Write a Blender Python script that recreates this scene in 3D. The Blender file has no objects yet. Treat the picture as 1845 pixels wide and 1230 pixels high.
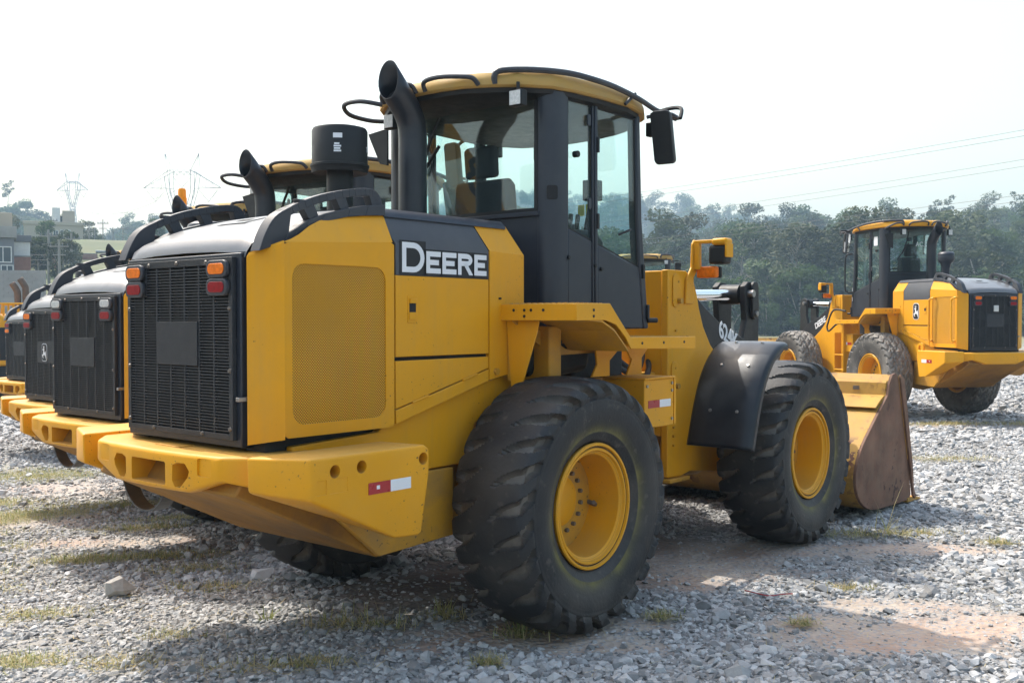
import bpy, bmesh, math, random
import numpy as np
from mathutils import Vector, Matrix

# ------------------------------------------------------------------ scene, camera, light
sc = bpy.context.scene
COL = sc.collection
sc.render.engine = 'CYCLES'
sc.cycles.use_denoising = True
sc.cycles.max_bounces = 8
sc.cycles.transparent_max_bounces = 16
sc.cycles.volume_bounces = 0
sc.cycles.caustics_reflective = False
sc.cycles.caustics_refractive = False

cam_data = bpy.data.cameras.new('camera')
cam = bpy.data.objects.new('camera', cam_data)
COL.objects.link(cam)
cam.location = (0, 0, 1.806)
cam.rotation_euler = (math.radians(90 - 1.244), 0, 0)
cam_data.sensor_width = 36.0
cam_data.lens = 36.0 * 1821 / 1845
cam_data.clip_start = 0.05
cam_data.clip_end = 6000
sc.camera = cam

SUN = Vector((-0.49, 0.474, 1.0)).normalized()        # towards the sun
world = bpy.data.worlds.new('World')
sc.world = world
world.use_nodes = True
wn = world.node_tree
sky = wn.nodes.new('ShaderNodeTexSky')
sky.sky_type = 'NISHITA'
sky.sun_disc = False
sky.sun_elevation = math.asin(SUN.z)
sky.sun_rotation = math.atan2(SUN.x, SUN.y)
sky.altitude = 0
sky.air_density = 1.85
sky.dust_density = 5.0
sky.ozone_density = 1.5
bg = wn.nodes['Background']
bg.inputs['Strength'].default_value = 0.15
wn.links.new(sky.outputs[0], bg.inputs[0])

sun_data = bpy.data.lights.new('sun', 'SUN')
sun = bpy.data.objects.new('sun', sun_data)
COL.objects.link(sun)
sun_data.energy = 2.5
sun_data.angle = math.radians(0.53)
sun_data.color = (1.0, 0.96, 0.89)
sun.rotation_euler = (-SUN).to_track_quat('-Z', 'Y').to_euler()
sun.location = (-20, 20, 40)

vs = sc.view_settings
vs.view_transform = 'Standard'
vs.look = 'None'
vs.gamma = 1.0
vs.use_curve_mapping = False
vs.exposure = 1.18

R = random.Random(7)
NR = np.random.default_rng(7)

# ------------------------------------------------------------------ helpers
def empty(name, loc=(0, 0, 0), rz=0.0, parent=None):
    o = bpy.data.objects.new(name, None)
    o.empty_display_size = 0.2
    COL.objects.link(o)
    o.location = loc
    o.rotation_euler = (0, 0, rz)
    if parent: o.parent = parent
    return o

def tag(o, label=None, cat=None, group=None, kind=None):
    if label: o['label'] = label
    if cat: o['category'] = cat
    if group: o['group'] = group
    if kind: o['kind'] = kind
    return o

class MB:
    def __init__(s): s.v = []; s.f = []
    def add(s, vs_, fs):
        n = len(s.v); s.v += [tuple(q) for q in vs_]; s.f += [tuple(i + n for i in q) for q in fs]; return s
    def box(s, x0, x1, y0, y1, z0, z1):
        return s.add([(x0,y0,z0),(x1,y0,z0),(x1,y1,z0),(x0,y1,z0),(x0,y0,z1),(x1,y0,z1),(x1,y1,z1),(x0,y1,z1)],
                     [(0,3,2,1),(4,5,6,7),(0,1,5,4),(1,2,6,5),(2,3,7,6),(3,0,4,7)])
    def prism(s, poly, ax, a, b, poly2=None):
        p2 = poly2 or poly; n = len(poly)
        def P(q, t): return (q[0], t, q[1]) if ax == 'y' else ((t, q[0], q[1]) if ax == 'x' else (q[0], q[1], t))
        return s.add([P(q, a) for q in poly] + [P(q, b) for q in p2],
                     [tuple(range(n)), tuple(range(2*n-1, n-1, -1))] + [(i, i+n, (i+1) % n + n, (i+1) % n) for i in range(n)])
    def loft(s, rings, cap=True, closed=True):
        n = len(rings[0]); vv = [q for r in rings for q in r]; ff = []
        for k in range(len(rings) - 1):
            for i in range(n if closed else n - 1):
                j = (i + 1) % n
                ff.append((k*n+i, k*n+j, (k+1)*n+j, (k+1)*n+i))
        if cap: ff += [tuple(range(n-1, -1, -1)), tuple((len(rings)-1)*n + i for i in range(n))]
        return s.add(vv, ff)
    def tube(s, path, r, n=10, cap=True, flat=None):
        P = [Vector(q) for q in path]; rings = []
        rs = r if isinstance(r, (list, tuple)) else [r] * len(P)
        up = None
        for i, q in enumerate(P):
            d = (P[min(i+1, len(P)-1)] - P[max(i-1, 0)])
            d = d.normalized() if d.length > 1e-9 else Vector((0, 0, 1))
            if up is None:
                up = Vector((0, 0, 1)) if abs(d.z) < .9 else Vector((1, 0, 0))
            a = d.cross(up)
            a = a.normalized() if a.length > 1e-6 else d.orthogonal().normalized()
            b = a.cross(d).normalized(); up = b
            rings.append([q + a*math.cos(2*math.pi*k/n)*rs[i] + b*math.sin(2*math.pi*k/n)*rs[i]*(flat or 1) for k in range(n)])
        return s.loft(rings, cap)
    def cyl(s, a, b, r, n=16, r2=None):
        return s.tube([a, b], [r, r if r2 is None else r2], n)
    def lathe(s, prof, o=(0,0,0), ax='z', n=32, cap=True):
        rings = []
        for t, r in prof:
            ring = []
            for k in range(n):
                c, d = r*math.cos(2*math.pi*k/n), r*math.sin(2*math.pi*k/n)
                q = (c, d, t) if ax == 'z' else ((c, t, -d) if ax == 'y' else (t, c, d))
                ring.append((o[0]+q[0], o[1]+q[1], o[2]+q[2]))
            rings.append(ring)
        return s.loft(rings, cap)
    def mesh(s, name, sharp=35, flip=False):
        me = bpy.data.meshes.new(name); me.from_pydata(s.v, [], s.f)
        bm = bmesh.new(); bm.from_mesh(me)
        bmesh.ops.recalc_face_normals(bm, faces=bm.faces)
        bm.to_mesh(me); bm.free()
        me.polygons.foreach_set('use_smooth', [True] * len(me.polygons))
        me.set_sharp_from_angle(angle=math.radians(sharp))
        return me
    def build(s, name, mat, parent=None, bev=0.0, seg=2, sharp=35, ang=30):
        o = bpy.data.objects.new(name, s.mesh(name, sharp)); COL.objects.link(o)
        o.data.materials.append(mat)
        if parent: o.parent = parent
        if bev:
            m = o.modifiers.new('bevel', 'BEVEL'); m.width = bev; m.segments = seg
            m.limit_method = 'ANGLE'; m.angle_limit = math.radians(ang)
        return o

def bake(o):
    """Replace an object's mesh by its evaluated (modifiers applied) mesh."""
    dg = bpy.context.evaluated_depsgraph_get()
    me = bpy.data.meshes.new_from_object(o.evaluated_get(dg))
    o.modifiers.clear(); o.data = me
    me.polygons.foreach_set('use_smooth', [True] * len(me.polygons))
    me.set_sharp_from_angle(angle=math.radians(35))
    return o

def cut(o, cutters):
    tmp = []
    for c in cutters:
        t = c.build('cutter', o.data.materials[0]); tmp.append(t)
        m = o.modifiers.new('cut', 'BOOLEAN'); m.operation = 'DIFFERENCE'; m.object = t; m.solver = 'EXACT'
    bpy.context.view_layer.update()
    bake(o)
    for t in tmp: bpy.data.objects.remove(t, do_unlink=True)
    return o

def bevel(o, w, seg=2, ang=30):
    m = o.modifiers.new('bevel', 'BEVEL'); m.width = w; m.segments = seg
    m.limit_method = 'ANGLE'; m.angle_limit = math.radians(ang)
    return o

def bez(pts, n=6):
    """Catmull-Rom through points."""
    P = [Vector(p) for p in pts]; out = []
    for i in range(len(P) - 1):
        a, b, c, d = P[max(i-1, 0)], P[i], P[i+1], P[min(i+2, len(P)-1)]
        for k in range(n):
            t = k / n
            out.append(0.5*((2*b) + (c-a)*t + (2*a-5*b+4*c-d)*t*t + (3*b-a-3*c+d)*t**3))
    out.append(P[-1]); return [tuple(q) for q in out]

def rrect(w, h, r, n=4, cx=0, cy=0):
    out = []
    for sx, sy, a0 in ((1,1,0),(-1,1,90),(-1,-1,180),(1,-1,270)):
        for k in range(n+1):
            a = math.radians(a0 + 90*k/n)
            out.append((cx + sx*(w/2-r) + r*math.cos(a), cy + sy*(h/2-r) + r*math.sin(a)))
    return out

def text_mesh(body, size, extrude=0.002, shear=0.0, bold=0.0, spacing=1.0):
    c = bpy.data.curves.new('lettering', 'FONT'); c.body = body; c.size = size
    c.extrude = extrude; c.shear = shear; c.offset = bold; c.space_character = spacing
    o = bpy.data.objects.new('lettering', c); COL.objects.link(o)
    bpy.context.view_layer.update()
    me = bpy.data.meshes.new_from_object(o.evaluated_get(bpy.context.evaluated_depsgraph_get()))
    bpy.data.objects.remove(o, do_unlink=True)
    return me

def place_mesh(name, me, mat, parent, m4):
    o = bpy.data.objects.new(name, me); COL.objects.link(o)
    me.materials.clear(); me.materials.append(mat)
    me.transform(m4); o.parent = parent
    return o

def frame(origin, xdir, ydir):
    x = Vector(xdir).normalized(); y = Vector(ydir).normalized(); z = x.cross(y)
    return Matrix(((x.x,y.x,z.x,origin[0]),(x.y,y.y,z.y,origin[1]),(x.z,y.z,z.z,origin[2]),(0,0,0,1)))

def copy_tree(o, parent=None):
    c = o.copy(); COL.objects.link(c); c.parent = parent
    for ch in o.children: copy_tree(ch, c)
    return c

# ------------------------------------------------------------------ materials
def mat(name, col, rough=0.5, metal=0.0, var=0.12, vscale=3.0, bump=0.0, bscale=60.0, dust=None, dust_amt=0.3, dust_scale=2.5,
        chip=None, chip_amt=0.0, chip_scale=38.0, coat=0.0, rand=0.0, spec=0.5, streak=0.0, topdust=0.0):
    m = bpy.data.materials.new(name); m.use_nodes = True
    nt = m.node_tree; N = nt.nodes; L = nt.links
    b = N['Principled BSDF']
    b.inputs['Roughness'].default_value = rough; b.inputs['Metallic'].default_value = metal
    b.inputs['Coat Weight'].default_value = coat; b.inputs['Coat Roughness'].default_value = 0.2
    b.inputs['Specular IOR Level'].default_value = spec
    tc = N.new('ShaderNodeTexCoord')
    def noise(scale, det=5.0, rgh=0.6, mapping=None):
        n = N.new('ShaderNodeTexNoise'); n.inputs['Scale'].default_value = scale; n.inputs['Detail'].default_value = det
        n.inputs['Roughness'].default_value = rgh
        if mapping:
            mp = N.new('ShaderNodeMapping'); mp.inputs['Scale'].default_value = mapping
            L.new(tc.outputs['Object'], mp.inputs[0]); L.new(mp.outputs[0], n.inputs['Vector'])
        else: L.new(tc.outputs['Object'], n.inputs['Vector'])
        return n
    def ramp(src, lo, hi, a=0.0, bb=1.0):
        r = N.new('ShaderNodeMapRange'); r.clamp = True
        r.inputs[1].default_value = lo; r.inputs[2].default_value = hi; r.inputs[3].default_value = a; r.inputs[4].default_value = bb
        L.new(src, r.inputs[0]); return r.outputs[0]
    def mix(fac, c1, c2):
        x = N.new('ShaderNodeMix'); x.data_type = 'RGBA'
        if isinstance(fac, float): x.inputs[0].default_value = fac
        else: L.new(fac, x.inputs[0])
        for i, c in ((6, c1), (7, c2)):
            if isinstance(c, tuple): x.inputs[i].default_value = (*c, 1)
            else: L.new(c, x.inputs[i])
        return x.outputs[2]
    n1 = noise(vscale)
    lo = tuple(c*(1-var) for c in col); hi = tuple(min(1, c*(1+var)) for c in col)
    c = mix(ramp(n1.outputs[0], .3, .7), lo, hi)
    if rand:
        oi = N.new('ShaderNodeObjectInfo')
        h = N.new('ShaderNodeHueSaturation'); L.new(c, h.inputs['Color'])
        L.new(ramp(oi.outputs['Random'], 0, 1, 1-rand, 1+rand), h.inputs['Value']); c = h.outputs[0]
    if streak:
        n5 = noise(2.0, 4.0, .7, (9, 9, .5))
        c = mix(ramp(n5.outputs[0], .5, .75, 0, streak), c, dust or (.2,.17,.12))
    if dust:
        n2 = noise(dust_scale, 8.0, .7)
        f = ramp(n2.outputs[0], .42, .72, 0, dust_amt)
        if topdust:
            ge = N.new('ShaderNodeNewGeometry'); sx = N.new('ShaderNodeSeparateXYZ'); L.new(ge.outputs['Normal'], sx.inputs[0])
            ad = N.new('ShaderNodeMath'); ad.operation = 'ADD'; ad.use_clamp = True
            L.new(f, ad.inputs[0]); L.new(ramp(sx.outputs[2], .5, 1, 0, topdust), ad.inputs[1]); f = ad.outputs[0]
        c = mix(f, c, dust)
    if chip:
        n3 = noise(chip_scale, 3.0, .5); n4 = noise(1.7, 3.0)
        mu = N.new('ShaderNodeMath'); mu.operation = 'MULTIPLY'
        L.new(ramp(n3.outputs[0], .72 - chip_amt*.1, .735 - chip_amt*.1), mu.inputs[0]); L.new(ramp(n4.outputs[0], .45, .6), mu.inputs[1])
        c = mix(mu.outputs[0], c, chip)
    L.new(c, b.inputs['Base Color'])
    nr = noise(vscale*4); L.new(ramp(nr.outputs[0], .3, .7, max(0, rough-.07), min(1, rough+.09)), b.inputs['Roughness'])
    if bump:
        nb = noise(bscale, 4.0); bp = N.new('ShaderNodeBump'); bp.inputs['Strength'].default_value = bump; bp.inputs['Distance'].default_value = .01
        L.new(nb.outputs[0], bp.inputs['Height']); L.new(bp.outputs[0], b.inputs['Normal'])
    return m

YEL = (0.70, 0.315, 0.007)
M = {}
M['yellow'] = mat('yellow_paint', YEL, .42, var=.05, vscale=1.3, dust=(.36,.25,.10), dust_amt=.16, streak=.14, chip=(.05,.04,.03), chip_amt=.2, chip_scale=75, coat=.0, topdust=.35, spec=.25)
M['roofyellow'] = mat('sun_faded_yellow_paint', (.44,.27,.075), .6, var=.08, vscale=1.6, dust=(.34,.25,.13), dust_amt=.5, dust_scale=4, topdust=.0, spec=.2)
M['castyellow'] = mat('cast_yellow_paint', YEL, .42, var=.06, vscale=1.6, bump=.08, bscale=55, dust=(.42,.30,.14), dust_amt=.16, chip=(.04,.03,.025), chip_amt=.45, chip_scale=60, coat=.0, topdust=.4, spec=.25)
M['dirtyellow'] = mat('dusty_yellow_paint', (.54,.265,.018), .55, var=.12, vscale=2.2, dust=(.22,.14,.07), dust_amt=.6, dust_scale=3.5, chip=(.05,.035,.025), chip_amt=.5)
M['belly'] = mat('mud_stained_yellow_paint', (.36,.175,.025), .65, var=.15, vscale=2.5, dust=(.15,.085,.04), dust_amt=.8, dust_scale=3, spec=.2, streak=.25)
M['charcoal'] = mat('charcoal_paint', (.020,.025,.036), .38, var=.08, dust=(.11,.105,.10), dust_amt=.12, coat=.05, topdust=.2, spec=.4)
M['hoodgrey'] = mat('grey_hood_paint', (.12,.125,.135), .36, var=.05, dust=(.22,.21,.20), dust_amt=.2, coat=.2, topdust=.2, spec=.45)
M['doorgrey'] = mat('grey_decal_vinyl', (.062,.064,.072), .45, spec=.35, var=.05, dust=(.16,.15,.14), dust_amt=.15)
M['decaldark'] = mat('dark_decal_vinyl', (.018,.019,.022), .45, spec=.3, var=.05)
M['black'] = mat('black_plastic', (.010,.011,.012), .5, var=.15, dust=(.08,.075,.07), dust_amt=.15, spec=.35)
M['rail'] = mat('grey_rail_plastic', (.034,.037,.045), .48, spec=.4, var=.06, dust=(.13,.12,.11), dust_amt=.18, bump=.05, bscale=120)
M['grille'] = mat('black_grille_metal', (.019,.021,.025), .5, spec=.4, var=.12, dust=(.06,.056,.05), dust_amt=.12, dust_scale=5)
M['fan'] = mat('dusty_fan', (.016,.016,.017), .6, var=.2)
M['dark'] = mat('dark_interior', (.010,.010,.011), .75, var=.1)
M['stack'] = mat('exhaust_black_metal', (.020,.024,.032), .36, .15, var=.15, dust=(.10,.09,.08), dust_amt=.2)
M['rubberfender'] = mat('black_fender_plastic', (.008,.010,.014), .36, var=.15, spec=.4, dust=(.17,.175,.18), dust_amt=.06, topdust=.55, dust_scale=3)
M['band'] = mat('dark_steel_band', (.10,.10,.10), .5, .5, var=.15)
M['boltsteel'] = mat('grimy_bolt', (.16,.14,.12), .55, .4, var=.3)
M['steel'] = mat('worn_steel', (.34,.33,.32), .38, .9, var=.15)
M['chrome'] = mat('chrome_rod', (.80,.81,.83), .08, 1.0, var=.02)
M['white'] = mat('white_vinyl', (.72,.73,.75), .4, var=.03)
M['whitepaint'] = mat('white_wall_paint', (.70,.69,.66), .7, var=.05, dust=(.4,.36,.3), dust_amt=.3)
M['red'] = mat('red_reflector', (.36,.012,.018), .3, var=.08)
M['amber'] = mat('amber_lens', (.78,.17,.004), .35, var=.18, vscale=45, spec=.25)
M['redlens'] = mat('red_lens', (.24,.006,.010), .35, var=.18, vscale=45, spec=.2)
M['clearlens'] = mat('clear_lens', (.55,.55,.53), .2, var=.2, vscale=60, coat=.5)
M['beacon'] = mat('amber_beacon', (.90,.30,.004), .3, var=.05, spec=.3)
M['tan'] = mat('dry_clay', (.36,.22,.13), .9, var=.2)
M['rust'] = mat('rusty_bucket_steel', (.155,.078,.050), .66, .0, var=.45, vscale=3.2, dust=(.21,.13,.085), dust_amt=.65, dust_scale=5, bump=.2, chip=(.06,.03,.022), chip_amt=1.2, chip_scale=14, spec=.25, streak=.3)
M['bucket'] = mat('worn_bucket_paint', (.43,.24,.045), .55, var=.1, vscale=2, dust=(.27,.14,.065), dust_amt=.6, dust_scale=2.2, chip=(.12,.05,.03), chip_amt=1.8, chip_scale=11, topdust=.0, spec=.25, streak=.25)
M['seat'] = mat('dark_seat_fabric', (.018,.019,.022), .8, var=.15)
M['yellowlabel'] = mat('warning_label_yellow', (.75,.60,.02), .5)
M['concrete'] = mat('grey_concrete_block', (.30,.29,.27), .85, var=.18, vscale=.6, dust=(.18,.17,.14), dust_amt=.4, dust_scale=.8)
M['beige'] = mat('beige_render', (.44,.375,.285), .85, var=.06, vscale=.4)
M['slate'] = mat('slate_grey_render', (.16,.165,.175), .8, var=.06)
M['brick'] = mat('red_brick_wall', (.29,.145,.105), .85, var=.15, vscale=3)
M['windowglass'] = mat('dark_window_glass', (.06,.075,.085), .12, var=.1)
M['pole'] = mat('weathered_concrete_pole', (.27,.245,.215), .85, var=.15)
M['lattice'] = mat('galvanised_lattice', (.40,.41,.42), .55, .4, var=.08)
M['wire'] = mat('power_line', (.055,.055,.058), .6, .3)
M['rustpipe'] = mat('rusty_exhaust_pipe', (.14,.10,.075), .6, .4, var=.3, vscale=6)

def perf_material():
    m = mat('perforated_yellow_panel', (.64,.30,.008), .5, var=.05, dust=(.36,.25,.12), dust_amt=.15, spec=.3)
    nt = m.node_tree; N = nt.nodes; L = nt.links; b = N['Principled BSDF']
    tc = N.new('ShaderNodeTexCoord'); mp = N.new('ShaderNodeMapping')
    L.new(tc.outputs['Object'], mp.inputs[0]); mp.inputs['Scale'].default_value = (95, 0, 95); mp.inputs['Rotation'].default_value = (0, math.radians(45), 0)
    v = N.new('ShaderNodeTexVoronoi'); v.inputs['Randomness'].default_value = 0.0; v.inputs['Scale'].default_value = 1
    L.new(mp.outputs[0], v.inputs['Vector'])
    r = N.new('ShaderNodeMapRange'); r.inputs[1].default_value = .27; r.inputs[2].default_value = .36; L.new(v.outputs['Distance'], r.inputs[0])
    x = N.new('ShaderNodeMix'); x.data_type = 'RGBA'; L.new(r.outputs[0], x.inputs[0]); x.inputs[6].default_value = (.05,.03,.01,1)
    L.new(b.inputs['Base Color'].links[0].from_socket, x.inputs[7]); L.new(x.outputs[2], b.inputs['Base Color'])
    bp = N.new('ShaderNodeBump'); bp.inputs['Strength'].default_value = .5; bp.inputs['Distance'].default_value = .004
    L.new(r.outputs[0], bp.inputs['Height']); L.new(bp.outputs[0], b.inputs['Normal'])
    return m
M['perf'] = perf_material()

def glass_material(name, tint, refl=1.0):
    m = bpy.data.materials.new(name); m.use_nodes = True
    nt = m.node_tree; N = nt.nodes; L = nt.links; N.remove(N['Principled BSDF'])
    t = N.new('ShaderNodeBsdfTransparent'); t.inputs[0].default_value = (*tint, 1)
    g = N.new('ShaderNodeBsdfGlossy'); g.inputs['Roughness'].default_value = .015
    d = N.new('ShaderNodeBsdfDiffuse'); d.inputs[0].default_value = (.45,.46,.45,1)
    lw = N.new('ShaderNodeLayerWeight'); lw.inputs[0].default_value = .5
    pw = N.new('ShaderNodeMath'); pw.operation = 'POWER'; pw.inputs[1].default_value = 5.0; L.new(lw.outputs['Facing'], pw.inputs[0])
    mu = N.new('ShaderNodeMath'); mu.operation = 'MULTIPLY_ADD'; mu.inputs[1].default_value = .95; mu.inputs[2].default_value = .045*refl; mu.use_clamp = True
    L.new(pw.outputs[0], mu.inputs[0])
    m1 = N.new('ShaderNodeMixShader'); m1.inputs[0].default_value = .018
    L.new(t.outputs[0], m1.inputs[1]); L.new(d.outputs[0], m1.inputs[2])
    m2 = N.new('ShaderNodeMixShader'); L.new(mu.outputs[0], m2.inputs[0]); L.new(m1.outputs[0], m2.inputs[1]); L.new(g.outputs[0], m2.inputs[2])
    L.new(m2.outputs[0], N['Material Output'].inputs[0])
    return m
M['glass'] = glass_material('tinted_cab_glass', (.885,.975,.972), 1.6)
M['mirror'] = mat('mirror_glass', (.75,.77,.78), .03, 1.0, var=.01)

def tyre_material(name, base, dustc, ring):
    m = bpy.data.materials.new(name); m.use_nodes = True
    nt = m.node_tree; N = nt.nodes; L = nt.links; b = N['Principled BSDF']
    b.inputs['Roughness'].default_value = .62
    tc = N.new('ShaderNodeTexCoord')
    def noise(s, d=6):
        n = N.new('ShaderNodeTexNoise'); n.inputs['Scale'].default_value = s; n.inputs['Detail'].default_value = d; L.new(tc.outputs['Object'], n.inputs['Vector']); return n.outputs[0]
    def rng(src, a, bb, c, d):
        r = N.new('ShaderNodeMapRange'); r.inputs[1].default_value = a; r.inputs[2].default_value = bb; r.inputs[3].default_value = c; r.inputs[4].default_value = d; L.new(src, r.inputs[0]); return r.outputs[0]
    def mix(f, c1, c2):
        x = N.new('ShaderNodeMix'); x.data_type = 'RGBA'; L.new(f, x.inputs[0])
        for i, c in ((6, c1), (7, c2)):
            if isinstance(c, tuple): x.inputs[i].default_value = (*c, 1)
            else: L.new(c, x.inputs[i])
        return x.outputs[2]
    def mul(a, bb):
        q = N.new('ShaderNodeMath'); q.operation = 'MULTIPLY'; L.new(a, q.inputs[0])
        if isinstance(bb, float): q.inputs[1].default_value = bb
        else: L.new(bb, q.inputs[1])
        return q.outputs[0]
    c = mix(rng(noise(5), .35, .65, 0, 1), tuple(q*.75 for q in base), tuple(q*1.35 for q in base))
    c = mix(rng(noise(2.6, 9), .42, .68, 0, .75), c, dustc)
    c = mix(rng(noise(17, 8), .60, .72, 0, .55), c, tuple(q*1.7 for q in dustc))
    at = N.new('ShaderNodeAttribute'); at.attribute_name = 'groove'
    c = mix(mul(at.outputs['Fac'], rng(noise(9), .3, .7, .35, .95)), c, tuple(min(1, q*3.4) for q in dustc) if ring else tuple(min(1, q*1.2) for q in dustc))
    if ring:
        ar = N.new('ShaderNodeAttribute'); ar.attribute_name = 'ring'
        c = mix(mul(ar.outputs['Fac'], rng(noise(7), .35, .7, .35, 1.0)), c, (.19,.165,.03))
    L.new(c, b.inputs['Base Color'])
    bp = N.new('ShaderNodeBump'); bp.inputs['Strength'].default_value = .35; bp.inputs['Distance'].default_value = .008
    L.new(noise(55, 9), bp.inputs['Height']); L.new(bp.outputs[0], b.inputs['Normal'])
    return m
M['tyre'] = tyre_material('worn_black_rubber', (.011,.012,.014), (.058,.050,.042), True)
M['tyre_dusty'] = tyre_material('dusty_grey_rubber', (.085,.078,.07), (.20,.18,.155), False)

# ------------------------------------------------------------------ tyres and rims
RW = 0.745
def sstep(a, b, x): 
    t = np.clip((x-a)/(b-a), 0, 1); return t*t*(3-2*t)

def vn1(x):
    i = np.floor(x).astype(int); f = x - i
    h = lambda k: (np.sin(((k % 40) + 1)*127.1)*43758.5453) % 1.0
    return h(i)*(1-f) + h(i+1)*f

def tyre_mesh(name, style):
    # cross-section from inner bead (-) to outer bead (+): lateral w, radius r
    half = [(0.0,.745),(.04,.7445),(.08,.743),(.115,.741),(.15,.738),(.18,.734),(.205,.729),(.222,.722),(.234,.710),(.243,.694),(.250,.674),(.256,.650),(.262,.622),(.266,.590),(.266,.560),(.262,.525),(.254,.490),(.243,.455),(.232,.428),(.222,.408),(.214,.392),(.206,.378),(.19,.368)]
    prof = [(-w, r) for w, r in half[::-1]] + half[1:]
    fine = []
    for (w0, r0), (w1, r1) in zip(prof[:-1], prof[1:]):
        k = 2 if r0 > .64 and r1 > .64 else (4 if .44 < r0 < .64 else 1)
        for i in range(k): fine.append((w0+(w1-w0)*i/k, r0+(r1-r0)*i/k))
    fine.append(prof[-1]); fine = np.array(fine)
    nl = 26 if style == 0 else 26
    nt = nl * 26
    th = np.arange(nt) / nt
    W_, T_ = np.meshgrid(fine[:,0], th); Rr = np.tile(fine[:,1], (nt, 1))
    side = np.sign(W_ + 1e-9); aw = np.abs(W_)
    # lateral coordinate running over the shoulder
    lat = aw + np.clip(.725 - Rr, 0, 1) * 1.0
    if style == 0:
        t = np.clip((lat - .045) / .20, 0, 2)
        ph = (T_*nl*side + np.where(side > 0, 0, .35) + .62*t + .06*np.sin(5*t)) % 1.0
        d = np.abs(ph - .5)
        hw = .02 + .25*np.clip(t, 0, 1)**.8 - .05*np.clip(t-.6, 0, .8)
        g = 1 - sstep(hw - .045, hw + .004, d)
        g *= sstep(-.02, .12, t)
        depth = .056 * (.45 + .55*np.clip(t, 0, 1))
    else:
        z = np.abs(((T_*nl*1.0) % 1.0) - .5) * 2
        t = lat / .26
        ph = (T_*nl + np.where(side > 0, 0, .5) + .28*np.sin(t*9)) % 1.0
        g = (1 - sstep(.10, .17, np.abs(ph - .5)))
        c1 = 1 - sstep(.008, .016, np.abs(aw - .05 - .022*z)); c2 = 1 - sstep(.007, .014, np.abs(aw - .14 - .022*z))
        g = np.maximum(g, np.maximum(c1, c2)*(Rr > .72))
        depth = .024
    lug = sstep(.628, .648, Rr)
    g = g * lug
    # lugs stand proud of the carcass at the shoulder
    nrm_w = np.where(aw > .2, sstep(.20, .25, aw), 0)
    nr_ = np.sqrt(np.clip(1 - nrm_w**2, .05, 1))
    Rd = Rr - g*depth*nr_
    Wd = W_ - side*g*depth*.55*nrm_w + side*lug*.020*nrm_w*(1-g)
    for rc in np.arange(.47,.60,.0165): Wd = Wd + side*.0022*np.exp(-((Rr-rc)/.004)**2)*(aw > .2)
    # moulded sidewall ring
    Wd = Wd + side*.004*np.exp(-((Rr-.615)/.008)**2) + side*.004*np.exp(-((Rr-.43)/.008)**2)
    # tyre squashed flat on the ground
    A = T_*2*np.pi
    x = Rd*np.sin(A); z = Rd*np.cos(A)
    flat = -(RW - .018)
    low = np.clip(flat - z, 0, 1)
    Wd = Wd + side*low*.5*sstep(.1, .2, aw)
    z = np.maximum(z, flat)
    nw = fine.shape[0]
    v = np.stack([x, Wd, z], -1).reshape(-1, 3)
    i = np.arange(nt)[:, None]*nw + np.arange(nw-1)[None, :]
    j = ((np.arange(nt)+1) % nt)[:, None]*nw + np.arange(nw-1)[None, :]
    f = np.stack([i, i+1, j+1, j], -1).reshape(-1, 4)
    me = bpy.data.meshes.new(name); me.from_pydata(v.tolist(), [], f.tolist())
    a = me.attributes.new('groove', 'FLOAT', 'POINT'); a.data.foreach_set('value', g.reshape(-1).astype(np.float32))
    ringm = np.where(Rr > .432, np.exp(-((Rr-.432)/.038)**2), 0) * (aw > .15) * (.35 + .65*vn1(T_*40))
    a = me.attributes.new('ring', 'FLOAT', 'POINT'); a.data.foreach_set('value', ringm.reshape(-1).astype(np.float32))
    me.polygons.foreach_set('use_smooth', [True]*len(me.polygons)); me.set_sharp_from_angle(angle=math.radians(38))
    return me

TYRE = [tyre_mesh('tyre', 0), tyre_mesh('tyre', 1)]
TYRE[0].materials.append(M['tyre']); TYRE[1].materials.append(M['tyre_dusty'])

def rim_mesh():
    m = MB()   # outer side is +y here: flange, lock ring, deep barrel, recessed disc, hub
    m.lathe([(.190,.362),(.214,.368),(.222,.362),(.222,.350),(.206,.346),(.203,.338),(.212,.334),(.212,.322),(.196,.316),(.190,.306),(.182,.298),(.06,.292),(-.03,.286),(-.035,.262),(-.045,.215),(-.030,.210),(-.028,.150),(-.02,.145),(.0,.10),(.0,.0005)], ax='y', n=56, cap=False)
    m.lathe([(-.19,.362),(-.21,.36),(-.20,.31),(-.05,.29)], ax='y', n=40, cap=False)
    me = m.mesh('rim', 30); me.materials.append(M['yellow']); return me
RIM = rim_mesh()
def nut_mesh():
    m = MB()
    for k in range(16):
        a = 2*math.pi*k/16
        m.cyl((.182*math.cos(a), -.03, .182*math.sin(a)), (.182*math.cos(a), -.004, .182*math.sin(a)), .013, 6)
    m.tube([(.19,-.04,-.2),(.2,.03,-.19),(.16,.045,-.17)], .014, 6)
    me = m.mesh('wheel_nuts'); me.materials.append(M['boltsteel']); return me
def gap_mesh():
    m = MB().lathe([(.2070,.3475),(.2072,.3395)], ax='y', n=56, cap=False); m.lathe([(.1935,.3135),(.1925,.3095)], ax='y', n=56, cap=False)
    me = m.mesh('lock_ring_gap'); me.materials.append(M['dark']); return me
GAP = gap_mesh()
NUTS = nut_mesh()

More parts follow.
